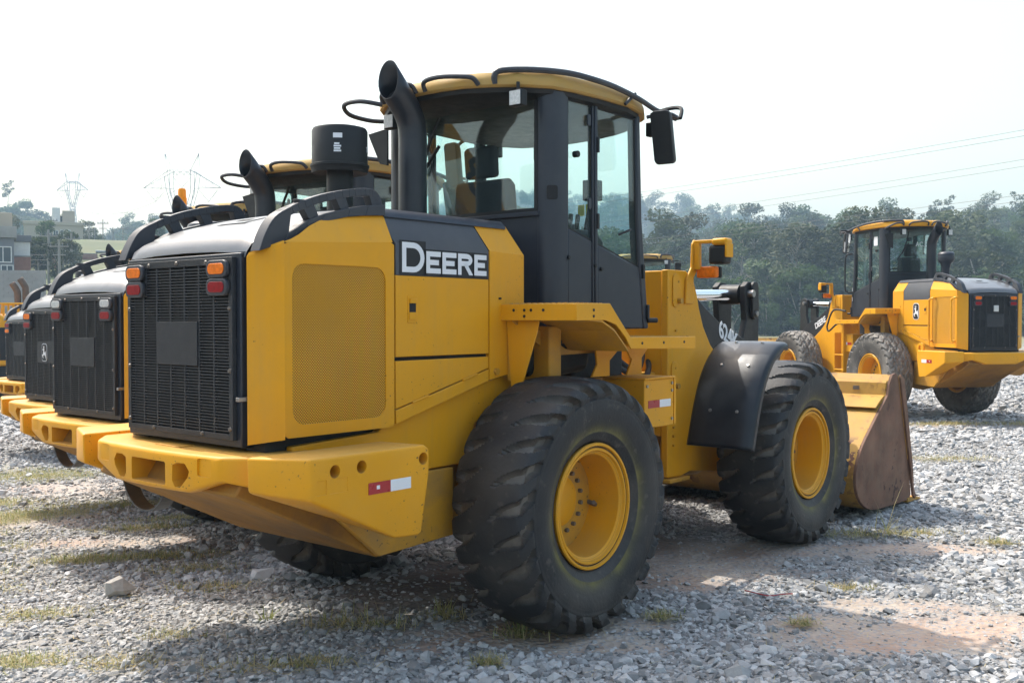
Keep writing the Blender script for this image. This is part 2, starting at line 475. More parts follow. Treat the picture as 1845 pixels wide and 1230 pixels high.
def wheel(parent, x, y, style=0, phase=0.0):
    w = empty('wheel', (x, y, RW - .018), 0, parent)
    s = 1 if y > 0 else -1
    t = bpy.data.objects.new('tyre', TYRE[style]); COL.objects.link(t); t.parent = w
    if s < 0: t.scale = (-1, -1, 1)          # turned about: tread runs the right way round
    r = bpy.data.objects.new('rim', RIM); COL.objects.link(r); r.parent = w
    r.rotation_euler = (0, phase, 0) if s > 0 else (0, phase, math.pi)
    n = bpy.data.objects.new('wheel_nuts', NUTS); COL.objects.link(n); n.parent = w; n.rotation_euler = r.rotation_euler
    g_ = bpy.data.objects.new('lock_ring_gap', GAP); COL.objects.link(g_); g_.parent = w; g_.rotation_euler = r.rotation_euler
    return w

# ------------------------------------------------------------------ lettering and emblem shapes
def letter_polys(ch, w, h, t):
    """Block letters from straight strokes, in a w x h box."""
    if ch == 'E':
        return [[(0,0),(t,0),(t,h),(0,h)], [(t,0),(w,0),(w,t),(t,t)], [(t,h-t),(w,h-t),(w,h),(t,h)], [(t,h*.5-t*.5),(w*.86,h*.5-t*.5),(w*.86,h*.5+t*.5),(t,h*.5+t*.5)]]
    if ch == 'D':
        out = [[(0,0),(t,0),(t,h),(0,h)]]
        o = [(t,0),(w*.5,0)] + [(w*.5 + w*.5*math.cos(a), h/2 + h/2*math.sin(a)) for a in np.linspace(-math.pi/2, math.pi/2, 13)] + [(t,h)]
        i = [(t,t),(w*.5,t)] + [(w*.5 + (w*.5-t)*math.cos(a), h/2 + (h/2-t)*math.sin(a)) for a in np.linspace(-math.pi/2, math.pi/2, 13)] + [(t,h-t)]
        for k in range(len(o)-1): out.append([o[k], o[k+1], i[k+1], i[k]])
        return out
    if ch == 'R':
        out = [[(0,0),(t,0),(t,h),(0,h)]]
        r = h*.29; cy = h - r
        o = [(t,h),(w*.55,h)] + [(w*.55 + (w*.4)*math.cos(a), cy + r*math.sin(a)) for a in np.linspace(math.pi/2, -math.pi/2, 11)] + [(t,h-2*r)]
        i = [(t,h-t),(w*.55,h-t)] + [(w*.55 + (w*.4-t)*math.cos(a), cy + (r-t)*math.sin(a)) for a in np.linspace(math.pi/2, -math.pi/2, 11)] + [(t,h-2*r+t)]
        for k in range(len(o)-1): out.append([o[k], o[k+1], i[k+1], i[k]])
        out.append([(w*.38,h-2*r+t*.3),(w*.38+t*1.1,h-2*r+t*.3),(w,0),(w-t*1.15,0)])
        return out

def flat_polys(polys, place, thick):
    """Thin raised shapes: place((u,v), lift) -> xyz."""
    m = MB()
    for p in polys:
        n = len(p)
        m.add([place(q, 0) for q in p] + [place(q, thick) for q in p],
              [tuple(range(n)), tuple(range(2*n-1, n-1, -1))] + [(i, i+n, (i+1) % n + n, (i+1) % n) for i in range(n)])
    return m

DEER = [[(-.30,.26),(-.26,.31),(-.12,.37),(-.02,.34),(.05,.38),(.04,.28),(.03,.10),(.09,.02),(.24,.0),(.30,.08),(.37,.16),(.37,.02),(.35,-.10),(.37,-.22),(.40,-.42),(.43,-.66),(.37,-.62),(.27,-.40),(.14,-.27),(-.02,-.24),(-.13,-.28),(-.24,-.40),(-.15,-.47),(-.12,-.55),(-.19,-.54),(-.34,-.42),(-.30,-.34),(-.40,-.30),(-.38,-.22),(-.24,-.20),(-.16,-.08),(-.12,.08),(-.13,.20),(-.24,.22)],
        [(-.08,.36),(-.15,.50),(-.20,.56),(-.17,.58),(-.12,.53),(-.11,.62),(-.08,.62),(-.08,.51),(-.04,.38)],
        [(-.02,.36),(.0,.50),(-.02,.62),(.01,.62),(.04,.54),(.09,.58),(.10,.55),(.05,.49),(.02,.37)]]

def emblem(parent, place, w):
    """Leaping-deer badge: place((u,v), lift) in metres."""
    S = lambda p, k: [(q[0]*k, q[1]*k) for q in p]
    b = flat_polys([rrect(w*1.06, w*1.72, w*.34, 5)], place, .003).build('emblem_border', M['white'], parent)
    c = flat_polys([rrect(w*.94, w*1.60, w*.29, 5)], lambda q, l: place(q, l + .003), .002).build('emblem_field', M['decaldark'], parent)
    d = flat_polys([S(p, w) for p in DEER], lambda q, l: place(q, l + .005), .002).build('emblem_deer', M['white'], parent)
    return b

# ------------------------------------------------------------------ the wheel loader
def hood_w(z, zc=2.19):                 # half-width of the hood side at height z (upper part leans inwards)
    return .70 if z <= zc else .70 - (z - zc)*.50

def build_loader(style=0, variant='a', slats=True):
    L = empty('wheel_loader')
    part = lambda mb, n, m, bev=0, par=L, **k: mb.build(n, M[m], par, bev, **k)

    # ---- counterweight: centre casting with pockets, two corner blocks, belly
    def xr(y): y = abs(y); return -2.105 + .035*(y/.56)**2 if y < .56 else -2.07 + (y-.56)/.17*.13
    ys = [-.725,-.56,-.44,-.33,-.2,0,.2,.33,.44,.56,.725]
    zb = lambda y: float(np.interp(abs(y), [0,.33,.55,.56,.725], [.975,.978,1.046,1.048,1.008]))
    m = MB(); m.loft([[(xr(y), y, 1.168), (xr(y), y, zb(y)), (-1.62, y, zb(y)), (-1.62, y, 1.168)] for y in ys])
    cwc = part(m, 'counterweight', 'castyellow', .022, seg=3)
    bake_needed = []
    cs = [MB().prism(rrect(.31, .115, .012, 3, 0, 1.058), 'x', -2.4, -1.86)]
    for s in (1, -1):
        cs.append(MB().prism([(s*(.215), 1.105),(s*.255,1.12),(s*.315,1.118),(s*.345,1.085),(s*.335,1.055),(s*.275,1.0),(s*.235,1.0),(s*.212,1.03)], 'x', -2.4, -1.97))
        cs.append(MB().prism(rrect(.10, .085, .012, 3, s*.455, 1.11), 'x', -2.4, xr(.455) + .006))
    if slats: bake(cwc); cut(cwc, cs); bevel(cwc, .005, 2, 40)
    for s in (1, -1):
        for zz in (1.035, 1.085): part(MB().cyl((-1.96, s*.30, zz), (-2.02, s*.30, zz), .018, 6), 'casting_bolt', 'castyellow')
    part(MB().box(-1.99, -1.9, -.10, .12, 1.1685, 1.172), 'top_notch_plate', 'dirtyellow', .001)
    for s in (1, -1):
        A = [(-2.055,1.182),(-1.25,1.182),(-1.24,1.05),(-1.30,.80),(-1.42,.78),(-2.05,1.02)]
        B = [(-1.935,1.188),(-1.225,1.188),(-1.185,1.165),(-1.185,1.05),(-1.240,.752),(-1.268,.740),(-1.425,.752),(-1.935,1.0)]
        A = [(-2.055,1.182),(-1.235,1.182),(-1.215,1.16),(-1.21,1.05),(-1.250,.80),(-1.27,.79),(-1.45,.79),(-2.05,1.02)]
        m = MB().prism(A, 'y', s*.745, s*1.055, B)
        b = part(m, 'counterweight_block', 'castyellow', .022, seg=3)
        if slats:
            cs = [MB().cyl((x, s*.93, z), (x, s*1.2, z), .030, 20) for x, z in ((-1.795,1.118),(-1.635,1.122),(-1.232,1.118))]
            cs.append(MB().prism([(-1.90,1.02),(-1.845,1.02),(-1.845,1.085),(-1.90,1.085)], 'y', s*1.051, s*1.2))
            cs.append(MB().prism([(-1.825,1.02),(-1.72,1.02),(-1.72,1.085),(-1.825,1.085)], 'y', s*1.052, s*1.2))
            bake(b); cut(b, cs); bevel(b, .005, 2, 40)
        # reflective tape
        z0 = 1.0 if s < 0 else 1.0
        tp = part(MB().box(-1.595, -1.455, s*1.0555, s*1.058, .985, 1.040), 'red_reflective_tape', 'red')
        part(MB().box(-1.455, -1.320, s*1.0555, s*1.058, .985, 1.040), 'white_reflective_tape', 'white')
        part(MB().box(-1.545, -1.525, s*1.058, s*1.0587, 1.006, 1.024), 'tape_mark', 'white')
    belly = [(-2.03,.985),(-1.14,.545),(-.58,.575),(-.50,1.15),(-1.9,1.165)]
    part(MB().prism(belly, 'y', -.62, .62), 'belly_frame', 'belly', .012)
    for s in (1, -1):
        # rear frame side plates
        pl = [(-1.60,.93),(-1.165,.56),(-.60,.583),(-.60,.968),(-1.16,.968)]
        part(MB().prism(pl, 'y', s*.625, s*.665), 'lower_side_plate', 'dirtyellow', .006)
        pl = [(-1.72,1.0),(-1.30,.976),(-.50,.976),(-.40,1.20),(-.02,1.44),(-.02,1.53),(-.33,1.48),(-1.10,1.285),(-1.16,1.215),(-1.72,1.19)]
        part(MB().prism(pl, 'y', s*.60, s*.652), 'upper_side_plate', 'yellow', .008)
    m = MB()
    arc = [math.radians(a) for a in range(180, 361, 9)]
    o = [(.79 + .25*math.cos(a), .945 + .25*math.sin(a)) for a in arc]; i = [(.79 + .240*math.cos(a), .945 + .240*math.sin(a)) for a in arc]
    for k in range(len(arc)-1): m.prism([o[k], o[k+1], i[k+1], i[k]], 'x', -1.67, -1.58)
    if variant == 'a': part(m, 'steel_band', 'band')

    # ---- engine hood: rear side panels, corner panels, doors, covers
    curve = [(-1.80,2.175),(-1.755,2.19),(-1.70,2.215),(-1.62,2.262),(-1.534,2.300),(-1.45,2.322),(-1.359,2.340),(-1.24,2.355),(-1.10,2.366)]
    def side_pt(x, z, s, off=0.0): return (x, s*(hood_w(z) + off), z)
    for s in (1, -1):
        # rear side panel, folded along a crease, with a recessed opening for the screen
        m = MB()
        lo = [(-1.80,1.235),(-1.45,1.237),(-1.09,1.245)]
        cr = lambda x: 2.172 + (x+1.80)/.71*.04
        outer = []
        xs = [q[0] for q in curve]
        def strip(xa, xb, za, zb, n=1):
            pass
        # flat lower sheet built as a frame around the perforated screen
        X0, X1, Z0, Z1 = -1.755, -1.150, 1.300, 2.075
        scr = rrect(X1-X0, Z1-Z0, .07, 5, (X0+X1)/2, (Z0+Z1)/2)
        def sheet_frame(off):
            vv = []; ff = []
            # project each screen point on the outer border
            bx0, bx1 = -1.80, -1.09
            for (x, z) in scr:
                tx = (x - (X0+X1)/2) / ((X1-X0)/2); tz = (z - (Z0+Z1)/2) / ((Z1-Z0)/2)
                k = max(abs(tx), abs(tz)); tx /= k; tz /= k
                ox = bx0 + (tx+1)/2*(bx1-bx0)
                oz = 1.24 + (tz+1)/2*(cr(ox)-1.24)
                vv.append((x, z)); vv.append((ox, oz))
            return vv
        vv = sheet_frame(0); n = len(scr)
        pts = [(x, s*.70, z) for x, z in vv] + [(x, s*.688, z) for x, z in vv]
        ff = []
        for k in range(n):
            a, b_ = 2*k, 2*((k+1) % n)
            ff.append((a, b_, b_+1, a+1)); ff.append((a, b_, b_+2*n, a+2*n)); ff.append((a+1, b_+1, b_+1+2*n, a+1+2*n))
        m.add(pts, ff)
        # sloped upper sheet between the crease and the rail
        up = [(x, max(z, cr(x)+.002)) for x, z in curve]
        a = [(x, s*.70, cr(x)) for x, z in up]; b_ = [(x, s*hood_w(z, cr(x)), z) for x, z in up]
        m.loft([a, b_], cap=False, closed=False)
        part(m, 'rear_side_panel', 'yellow', sharp=12)
        part(MB().prism(rrect(X1-X0+.02, Z1-Z0+.02, .075, 5, (X0+X1)/2, (Z0+Z1)/2), 'y', s*.680, s*.694), 'perforated_screen', 'perf')
        # corner panel beside the grille
        m = MB(); m.loft([[(-1.895, s*.535, 1.205),(-1.895, s*.535, 2.105)], [(-1.80, s*.70, 1.235),(-1.80, s*.70, 2.172)]], cap=False, closed=False)
        m.loft([[(-1.895, s*.535, 2.105),(-1.885, s*.54, 2.125)], [(-1.80, s*.70, 2.172),(-1.80, s*.695, 2.18)]], cap=False, closed=False)
        m.loft([[(-1.895, s*.535, 1.205),(-1.895, s*.535, 2.105)], [(-1.84, s*.525, 1.205),(-1.84, s*.525, 2.105)]], cap=False, closed=False)
        part(m, 'corner_panel', 'yellow', sharp=12)
        # dark seam backing
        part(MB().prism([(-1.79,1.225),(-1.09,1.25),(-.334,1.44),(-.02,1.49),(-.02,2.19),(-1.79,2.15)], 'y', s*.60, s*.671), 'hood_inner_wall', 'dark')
        # engine door with grey upper field
        dz = 2.04
        m = MB().box(-1.078, -.334, s*.672, s*.700, 1.607, dz)
        door = part(m, 'engine_door', 'yellow', .004)
        m = MB().prism([(.672,dz+.0005),(.700,dz+.0005),(.700,2.205),(.628,2.352),(.60,2.345),(.672,2.19)], 'x', -1.078, -.334)
        m.v = [(x + (0 if z < 2.21 else (z-2.205)*-.42 if x < -.7 else (z-2.205)*-.40), s*y, z) for x, y, z in m.v]
        part(m, 'grey_door_field', 'doorgrey', .003, par=door)
        # latch
        part(MB().prism(rrect(.075, .150, .008, 3, -.957, 1.862), 'y', s*.700, s*.703), 'latch_plate', 'yellow', .001, par=door)
        part(MB().box(-.982, -.934, s*.7032, s*.7045, 1.843, 1.895), 'latch_recess', 'dark', par=door)
        part(MB().box(-.983, -.932, s*.7046, s*.712, 1.893, 1.918), 'latch_handle', 'yellow', .002, par=door)
        part(MB().box(-.985, -.930, s*.7046, s*.708, 1.806, 1.845), 'latch_cover', 'yellow', .002, par=door)
        # lower panels below the door
        part(MB().prism([(-1.078,1.586),(-.334,1.590),(-.334,1.522),(-1.078,1.332)], 'y', s*.672, s*.699), 'lower_panel', 'yellow', .004)
        part(MB().prism([(-1.078,1.326),(-.334,1.516),(-.334,1.446),(-1.078,1.252)], 'y', s*.672, s*.701), 'skirt_strip', 'yellow', .004)
        for x in (-.90, -.50):
            z = 1.329 + (x+1.078)/.744*.19
            part(MB().tube([(x-.06, s*.703, z-.0153), (x+.06, s*.703, z+.0153)], .007, 8), 'hinge', 'yellow')
        # front cover panel next to the cab
        P = [(-.326,1.452),(-.326,2.205),(-.39,2.36),(-.12,2.372),(-.01,2.205),(-.01,1.502)]
        m = MB()
        fl = [(-.326,1.452),(-.01,1.502),(-.01,2.195),(-.326,2.205)]
        m.prism(fl, 'y', s*.66, s*.70)
        m.loft([[(-.326, s*.70, 2.205),(-.01, s*.70, 2.195)], [(-.385, s*.628, 2.352),(-.09, s*.62, 2.368)]], cap=False, closed=False)
        m.loft([[(-.01, s*.70, 2.195),(-.01, s*.60, 2.195)], [(-.09, s*.62, 2.368),(-.09, s*.56, 2.368)]], cap=False, closed=False)
        part(m, 'front_cover', 'yellow', sharp=15)
        for x, z in ((-.27,1.50),(-.07,1.535),(-.24,1.93)):
            part(MB().cyl((x, s*.70, z), (x, s*.714, z), .022 if z < 1.6 else .007, 6), 'bolt', 'dirtyellow' if z < 1.6 else 'dark')
        # gap strip under the side panel
        part(MB().box(-1.84, -1.08, s*.44, s*.60, 1.17, 1.236), 'base_strip', 'black')
    # hood top
    def hz(x): return float(np.interp(x, [-1.90,-1.86,-1.80,-1.62,-1.40,-1.10], [2.125,2.205,2.228,2.300,2.360,2.402]))
    m = MB(); rings = []
    for x in (-1.893,-1.885,-1.862,-1.84,-1.80,-1.7,-1.6,-1.5,-1.4,-1.3,-1.2,-1.11):
        z = 2.132 if x <= -1.89 else (2.16 if x == -1.885 else hz(x)); w = min(.585, .52 + (x+1.893)*.4)
        rings.append([(x, y*w/.585, z + dz) for y, dz in ((-.585,-.03),(-.5,-.004),(-.3,.006),(0,.010),(.3,.006),(.5,-.004),(.585,-.03))])
    m.loft(rings, cap=False, closed=False)
    m.loft([[(-1.893, y*.89, 2.130) for y in (-.58,.58)], [(-1.80, y*.89, 2.12) for y in (-.58,.58)]], cap=False, closed=False)
    part(m, 'hood_top', 'hoodgrey', sharp=40)
    def hp(u, w_, dz): 
        x = -1.52 + u; return (x, w_, hz(x) + .0125 + dz)
    m = MB(); m.loft([[hp(-.10,.13,0),hp(-.10,-.13,0)],[hp(.06,.13,0),hp(.06,-.13,0)]], cap=False, closed=False)
    part(m, 'hood_vent_plate', 'hoodgrey')
    m = MB(); m.loft([[hp(-.035,.05,.003),hp(-.035,-.07,.003)],[hp(.02,.05,.003),hp(.02,-.07,.003)]], cap=False, closed=False)
    part(m, 'hood_vent_slot', 'dark')
    m = MB()
    rg = []
    for x in (-1.105,-.60,-.11): rg.append([(x,-.64,2.35),(x,-.632,2.372),(x,-.60,2.398),(x,-.40,2.412),(x,0,2.42),(x,.40,2.412),(x,.60,2.398),(x,.632,2.372),(x,.64,2.35)])
    m.loft(rg, cap=True, closed=True); part(m, 'forward_hood', 'charcoal', sharp=50)
    # hood rails
    for s in (1, -1):
        m = MB(); y0, y1 = s*.575, s*.630
        top = [(-1.897,2.128),(-1.862,2.214),(-1.805,2.296),(-1.703,2.355),(-1.536,2.422),(-1.341,2.471),(-1.197,2.489),(-1.134,2.467),(-1.102,2.407)]
        T = [(q[0], q[2]) for q in bez([(a, 0, b_) for a, b_ in top], 4)]
        def off(P, d):
            out = []
            for k, q in enumerate(P):
                a, b_ = P[max(k-1, 0)], P[min(k+1, len(P)-1)]; t = Vector((b_[0]-a[0], b_[1]-a[1])).normalized()
                out.append((q[0] + t.y*d, q[1] - t.x*d))
            return out
        I = off(T, .040)
        for k in range(len(T)-1):
            if T[k][0] < -1.78: continue
            m.prism([T[k], T[k+1], I[k+1], I[k]], 'y', y0, y1)
        base_u = [(-1.725,2.225),(-1.66,2.262),(-1.612,2.292),(-1.508,2.332),(-1.341,2.376),(-1.218,2.399),(-1.10,2.41)]
        base_l = [(-1.755,2.180),(-1.70,2.20),(-1.62,2.25),(-1.534,2.286),(-1.359,2.328),(-1.24,2.343),(-1.10,2.355)]
        for k in range(6): m.prism([base_u[k], base_u[k+1], base_l[k+1], base_l[k]], 'y', s*.570, s*.645)
        foot = [q for q in T if q[0] <= -1.69] + [(-1.71,2.325),(-1.725,2.225),(-1.755,2.180),(-1.83,2.150)]
        m.prism(foot, 'y', s*.565, s*.640)
        for x, w_, ln in ((-1.575,.055,.03),(-1.375,.048,.02)):
            zt = float(np.interp(x, [q[0] for q in T], [q[1] for q in T])) - .015
            zb = float(np.interp(x, [q[0] for q in base_u], [q[1] for q in base_u])) - .01
            m.prism([(x-w_-ln,zt),(x+w_*.6-ln,zt),(x+w_,zb),(x-w_*.3,zb)], 'y', s*.578, s*.628)
        m.prism([(-1.20,2.46),(-1.12,2.455),(-1.10,2.40),(-1.10,2.38),(-1.17,2.38)], 'y', s*.577, s*.629)
        o = part(m, 'hood_rail', 'rail', .010, seg=3)
    # ---- grille
    g = part(MB().box(-1.91, -1.83, -.51, .51, 1.19, 2.125), 'grille_box', 'charcoal', .006)
    m = MB(); xg0, xg1 = -1.936, -1.912
    Y, Z0, Z1 = .476, 1.226, 2.105
    m.box(xg0, xg1, -Y, -Y+.03, Z0, Z1); m.box(xg0, xg1, Y-.03, Y, Z0, Z1)
    m.box(xg0, xg1, -Y+.03, Y-.03, Z0, Z0+.028); m.box(xg0, xg1, -Y+.03, Y-.03, Z1-.035, Z1)
    for s in (1, -1): m.box(xg0+.001, xg1, s*.285, s*(Y-.03), 1.925, Z1-.035)
    for k in range(1, 7):
        y = -Y + .03 + k*(2*Y-.06)/7
        if abs(y) < .3: m.box(xg0+.002, xg1-.008, y-.0065, y+.0065, Z0+.028, Z1-.035)
        else: m.box(xg0+.002, xg1-.008, y-.0065, y+.0065, Z0+.028, 1.925)
    gr = part(m, 'grille', 'grille', .002)
    part(MB().box(-1.9115, -1.9105, -.44, .44, 1.25, 2.07), 'grille_backing', 'dark', par=gr)
    m = MB()
    for k in range(7):
        a = 2*math.pi*k/7 + .3
        c, s_ = math.cos(a), math.sin(a); r0, r1 = .10, .38
        pts = [(r0*c - .03*s_, r0*s_ + .03*c), (r1*c - .11*s_, r1*s_ + .11*c), (r1*c + .05*s_, r1*s_ - .05*c), (r0*c + .03*s_, r0*s_ - .03*c)]
        m.prism([(p[0], 1.66 + p[1]) for p in pts], 'x', -1.9125, -1.9118)
    part(m, 'fan_blades', 'fan', par=gr)
    n = 54; zz = np.linspace(Z0+.042, Z1-.05, n)
    sl_full = MB().box(xg0+.003, xg1-.006, -Y+.03, Y-.03, -.0034, .0034).mesh('slat')
    sl_mid = MB().box(xg0+.003, xg1-.006, -.285, .285, -.0034, .0034).mesh('slat')
    for me in (sl_full, sl_mid): me.materials.append(M['grille'])
    if slats:
        for k, z in enumerate(zz):
            o = bpy.data.objects.new('slat', sl_full if z < 1.92 else sl_mid); COL.objects.link(o); o.parent = gr; o.location = (0, 0, z)
    else:
        m = MB()
        for z in zz: m.box(xg0+.003, xg1-.006, -(Y-.03 if z < 1.92 else .285), (Y-.03 if z < 1.92 else .285), z-.0034, z+.0034)
        part(m, 'slats', 'grille', par=gr)
    part(MB().box(xg0-.004, xg0+.004, -.185, .185, 1.575, 1.795), 'grille_badge_plate', 'grille', .002, par=gr)
    for y, z in ((0,2.088),(.26,2.085),(-.26,2.085),(.455,1.86),(-.455,1.86),(.455,1.56),(-.455,1.56),(.455,1.28),(-.455,1.28),(.22,1.245),(-.22,1.245)):
        part(MB().cyl((xg0, y, z), (xg0-.008, y, z), .012, 8, .008), 'bolt', 'boltsteel', par=gr)
    amb = []
    for s in (1, -1):
        for z, mm, nm in ((2.050,'amber','upper_tail_light'),(1.962,'redlens','lower_tail_light')):
            y = s*.375
            h = part(MB().prism(rrect(.172,.084,.036,5,y,z), 'x', xg0-.022, xg0), nm, 'rail', .005)
            part(MB().prism(rrect(.132,.052,.024,5,y,z), 'x', xg0-.026, xg0-.021), 'lens', mm, .003, par=h)
    part(MB().box(xg0-.004, -1.88, -.53, -.505, 1.415, 1.435), 'grille_catch', 'steel', .002)

    # ---- exhaust and precleaner
    ey = .10 if variant == 'a' else -.06
    path = bez([(-.165,.10,2.38),(-.165,.10,2.75),(-.165,.10,3.0),(-.188,.10,3.10),(-.25,.10,3.185),(-.33,.10,3.265)], 5)
    path = [(a, ey, c_) for a, b_, c_ in path]
    m = MB(); m.tube(path, .092, 24, cap=False)
    n = 24; c0 = Vector((-.378,.10,3.315)); nn = Vector((-1,0,.06)).normalized(); d = Vector((-.70,0,.71)).normalized()
    m.v[-n:] = [tuple(Vector(q) + d*((c0 - Vector(q)).dot(nn)/d.dot(nn))) for q in m.v[-n:]]
    o = part(m, 'exhaust_stack', 'stack', sharp=60)
    so = o.modifiers.new('wall', 'SOLIDIFY'); so.thickness = .006; so.offset = -1
    m = MB().tube(path[-8:-2], .080, 20); part(m, 'exhaust_bore', 'dark', par=o)
    if variant == 'a':
        m = MB().lathe([(2.38,.078),(2.70,.078),(2.70,.10),(2.68,.165),(2.712,.172),(2.716,.176),(2.728,.176),(2.732,.166),(2.93,.166),(2.945,.158),(2.955,.12),(2.957,.001)], (-.775,.10,0), 'z', 36)
        pc = part(m, 'precleaner', 'black', sharp=40)
        for a0, z, w_, h_ in ((-2.35,2.880,.16,.014),(-2.38,2.832,.09,.005),(-2.36,2.818,.13,.005),(-2.37,2.804,.11,.005),(-2.36,2.790,.13,.005)):
            m = MB()
            ring = lambda r_: [[(-.775+r_*math.cos(a), .10+r_*math.sin(a), z+q) for a in np.linspace(a0-w_, a0+w_, 5)] for q in (-h_, h_)]
            m.loft(ring(.1675), cap=False, closed=False); part(m, 'precleaner_label', 'white', par=pc)
        tm = text_mesh('TOPAIR', .045, .0, 0, .0008); 
        for v in tm.vertices:
            a = -1.12 + v.co.x/.168; v.co = (-.775 + .1682*math.cos(a), .10 + .1682*math.sin(a), 2.80 + v.co.y)
        place_mesh('precleaner_lettering', tm, M['white'], pc, Matrix.Identity(4))
    else:
        m = MB().lathe([(2.38,.07),(2.56,.065),(2.66,.09),(2.70,.135),(2.73,.15),(2.80,.15),(2.815,.145),(2.82,.155),(2.84,.15),(2.87,.11),(2.875,.001)], (-.775,.10,0), 'z', 36)
        part(m, 'precleaner', 'charcoal', sharp=40)

    # ---- cab
    cab = part(MB().prism([(.19,1.74),(1.36,1.74),(1.36,1.80),(.19,1.80)], 'y', -.70, .70), 'cab', 'charcoal', .01)
    cp = lambda mb, n, m, bev=0, **k: mb.build(n, M[m], cab, bev, **k)
    for s in (1, -1):
        pl = [(.200,.640),(.200,.668),(.216,.706),(.256,.738),(.312,.750),(.372,.750),(.372,.715),(.30,.69),(.25,.65)]
        cp(MB().prism([(x, s*y) for x, y in pl], 'z', 1.74, 3.235), 'rear_pillar', 'charcoal', .004, sharp=40)
        m = MB(); ins = .712; out = .748
        m.prism([(.376,1.742),(.640,1.742),(.640,2.318),(.376,2.385)], 'y', s*ins, s*out)
        cp(m, 'rear_side_door_panel', 'charcoal', .012)
        m = MB().prism([(.700,1.742),(1.262,1.742),(1.205,2.170),(.700,2.300)], 'y', s*ins, s*out)
        cp(m, 'door_panel', 'charcoal', .012)
        cp(MB().prism([(.644,1.742),(.662,1.742),(.648,3.21),(.632,3.21)], 'y', s*ins, s*(out+.004)), 'side_post', 'charcoal', .004)
        cp(MB().prism([(.668,1.742),(.696,1.742),(.686,3.21),(.656,3.21)], 'y', s*ins, s*(out+.010)), 'door_post', 'charcoal', .006)
        fp = [(1.262,1.742),(1.325,1.742),(1.235,2.5),(1.205,3.22),(1.150,3.22),(1.175,2.5),(1.205,2.17)]
        cp(MB().prism(fp, 'y', s*.675, s*(out+.004)), 'front_pillar', 'charcoal', .012)
        # door edge seals and glass
        w1 = [(.378,2.385),(.636,2.320),(.630,3.17),(.61,3.20),(.378,3.20)]
        cp(MB().prism(w1, 'y', s*.730, s*.736), 'side_window', 'glass')
        w2 = [(.700,2.302),(1.196,2.172),(1.168,2.5),(1.148,3.19),(.690,3.20)]
        cp(MB().prism(w2, 'y', s*.732, s*.738), 'door_window', 'glass')
        def seal(P, nm):
            c = (sum(q[0] for q in P)/len(P), sum(q[1] for q in P)/len(P))
            I = [(q[0] + (c[0]-q[0])*.045, q[1] + (c[1]-q[1])*.02) for q in P]
            m = MB()
            for k in range(len(P)):
                j = (k+1) % len(P); m.prism([P[k], P[j], I[j], I[k]], 'y', s*.7385, s*.7415)
            cp(m, nm, 'black')
        seal(w1, 'window_seal'); seal(w2, 'window_seal')
        for x, z in ((.61,2.56),(.60,3.10)):
            cp(MB().prism(rrect(.035,.075,.016,4,x,z), 'y', s*.7415, s*.752), 'window_catch', 'charcoal', .002)
        cp(MB().cyl((.45, s*.737, 2.86), (.45, s*.775, 2.86), .022, 10), 'window_knob', 'black', .004)
        for x, z in ((1.30,1.86),(1.24,2.14),(.685,2.45),(.685,2.95)):
            cp(MB().box(x-.012, x+.012, s*.748, s*.768, z-.05, z+.05), 'hinge', 'black', .003)
        cp(MB().cyl((1.30, s*.755, 1.80), (1.37, s*.79, 1.80), .018, 8), 'door_stop', 'black', .002)
        cp(MB().tube([(.95, s*.745, 2.38),(.99, s*.775, 2.40),(1.06, s*.770, 2.42)], .009, 6), 'door_handle', 'black')
        for x, z in ((.665,2.16),(.735,2.14),(.375,2.20)):
            cp(MB().cyl((x, s*.745, z), (x, s*.764, z), .014, 8), 'rubber_bump', 'black', .002)
    # pillar vent on the rear right
    pv = [tuple(Vector((.243,-.720,2.60)) + Vector((.75,-.62,0)).normalized()*a + Vector((0,0,1))*b_ + Vector((-.62,-.75,0)).normalized()*t) for t in (.004,.010) for a, b_ in rrect(.070,.088,.014,4)]
    cp(MB().add(pv, [tuple(range(20)), tuple(range(39,19,-1))] + [(i, i+20, (i+1) % 20 + 20, (i+1) % 20) for i in range(20)]), 'pillar_vent', 'dark')
    # rear wall and rear window
    cp(MB().box(.205, .235, -.642, .642, 1.80, 2.475), 'rear_wall', 'charcoal', .004)
    cp(MB().box(.195, .205, -.36, -.30, 1.80, 2.40), 'rear_wall_rib', 'charcoal', .002)
    cp(MB().box(.190, .225, -.655, .655, 2.455, 2.485), 'rear_window_sill', 'charcoal', .006)
    rw = cp(MB().box(.206, .212, -.625, .625, 2.495, 3.185), 'rear_window', 'glass')
    m = MB()
    m.box(.199, .2055, -.640, -.612, 2.485, 3.19); m.box(.199, .2055, .612, .640, 2.485, 3.19); m.box(.199, .2055, -.612, .612, 2.485, 2.508)
    cp(m, 'rear_window_seal', 'black')
    # windscreen
    m = MB(); m.loft([[(1.30,.67,1.80),(1.38,.4,1.80),(1.40,0,1.80),(1.38,-.4,1.80),(1.30,-.67,1.80)],[(1.19,.67,3.21),(1.27,.4,3.21),(1.29,0,3.21),(1.27,-.4,3.21),(1.19,-.67,3.21)]], cap=False, closed=False)
    cp(m, 'windscreen', 'glass', sharp=60)
    # interior
    st = cp(MB().prism([(.45,2.02),(.50,1.99),(.95,2.02),(.97,2.08),(.93,2.13),(.56,2.12)], 'y', -.24, .24), 'seat', 'seat', .03, seg=3)
    m = MB(); m.prism([(.42,2.08),(.56,2.10),(.49,2.72),(.44,2.76),(.37,2.74),(.36,2.6)], 'y', -.23, .23); m.prism([(.36,2.76),(.44,2.77),(.43,2.96),(.39,2.99),(.34,2.96)], 'y', -.13, .13)
    m.build('backrest', M['seat'], st, .03, 3)
    MB().box(.55, .85, -.2, .2, 1.80, 2.0).build('seat_base', M['black'], st, .02)
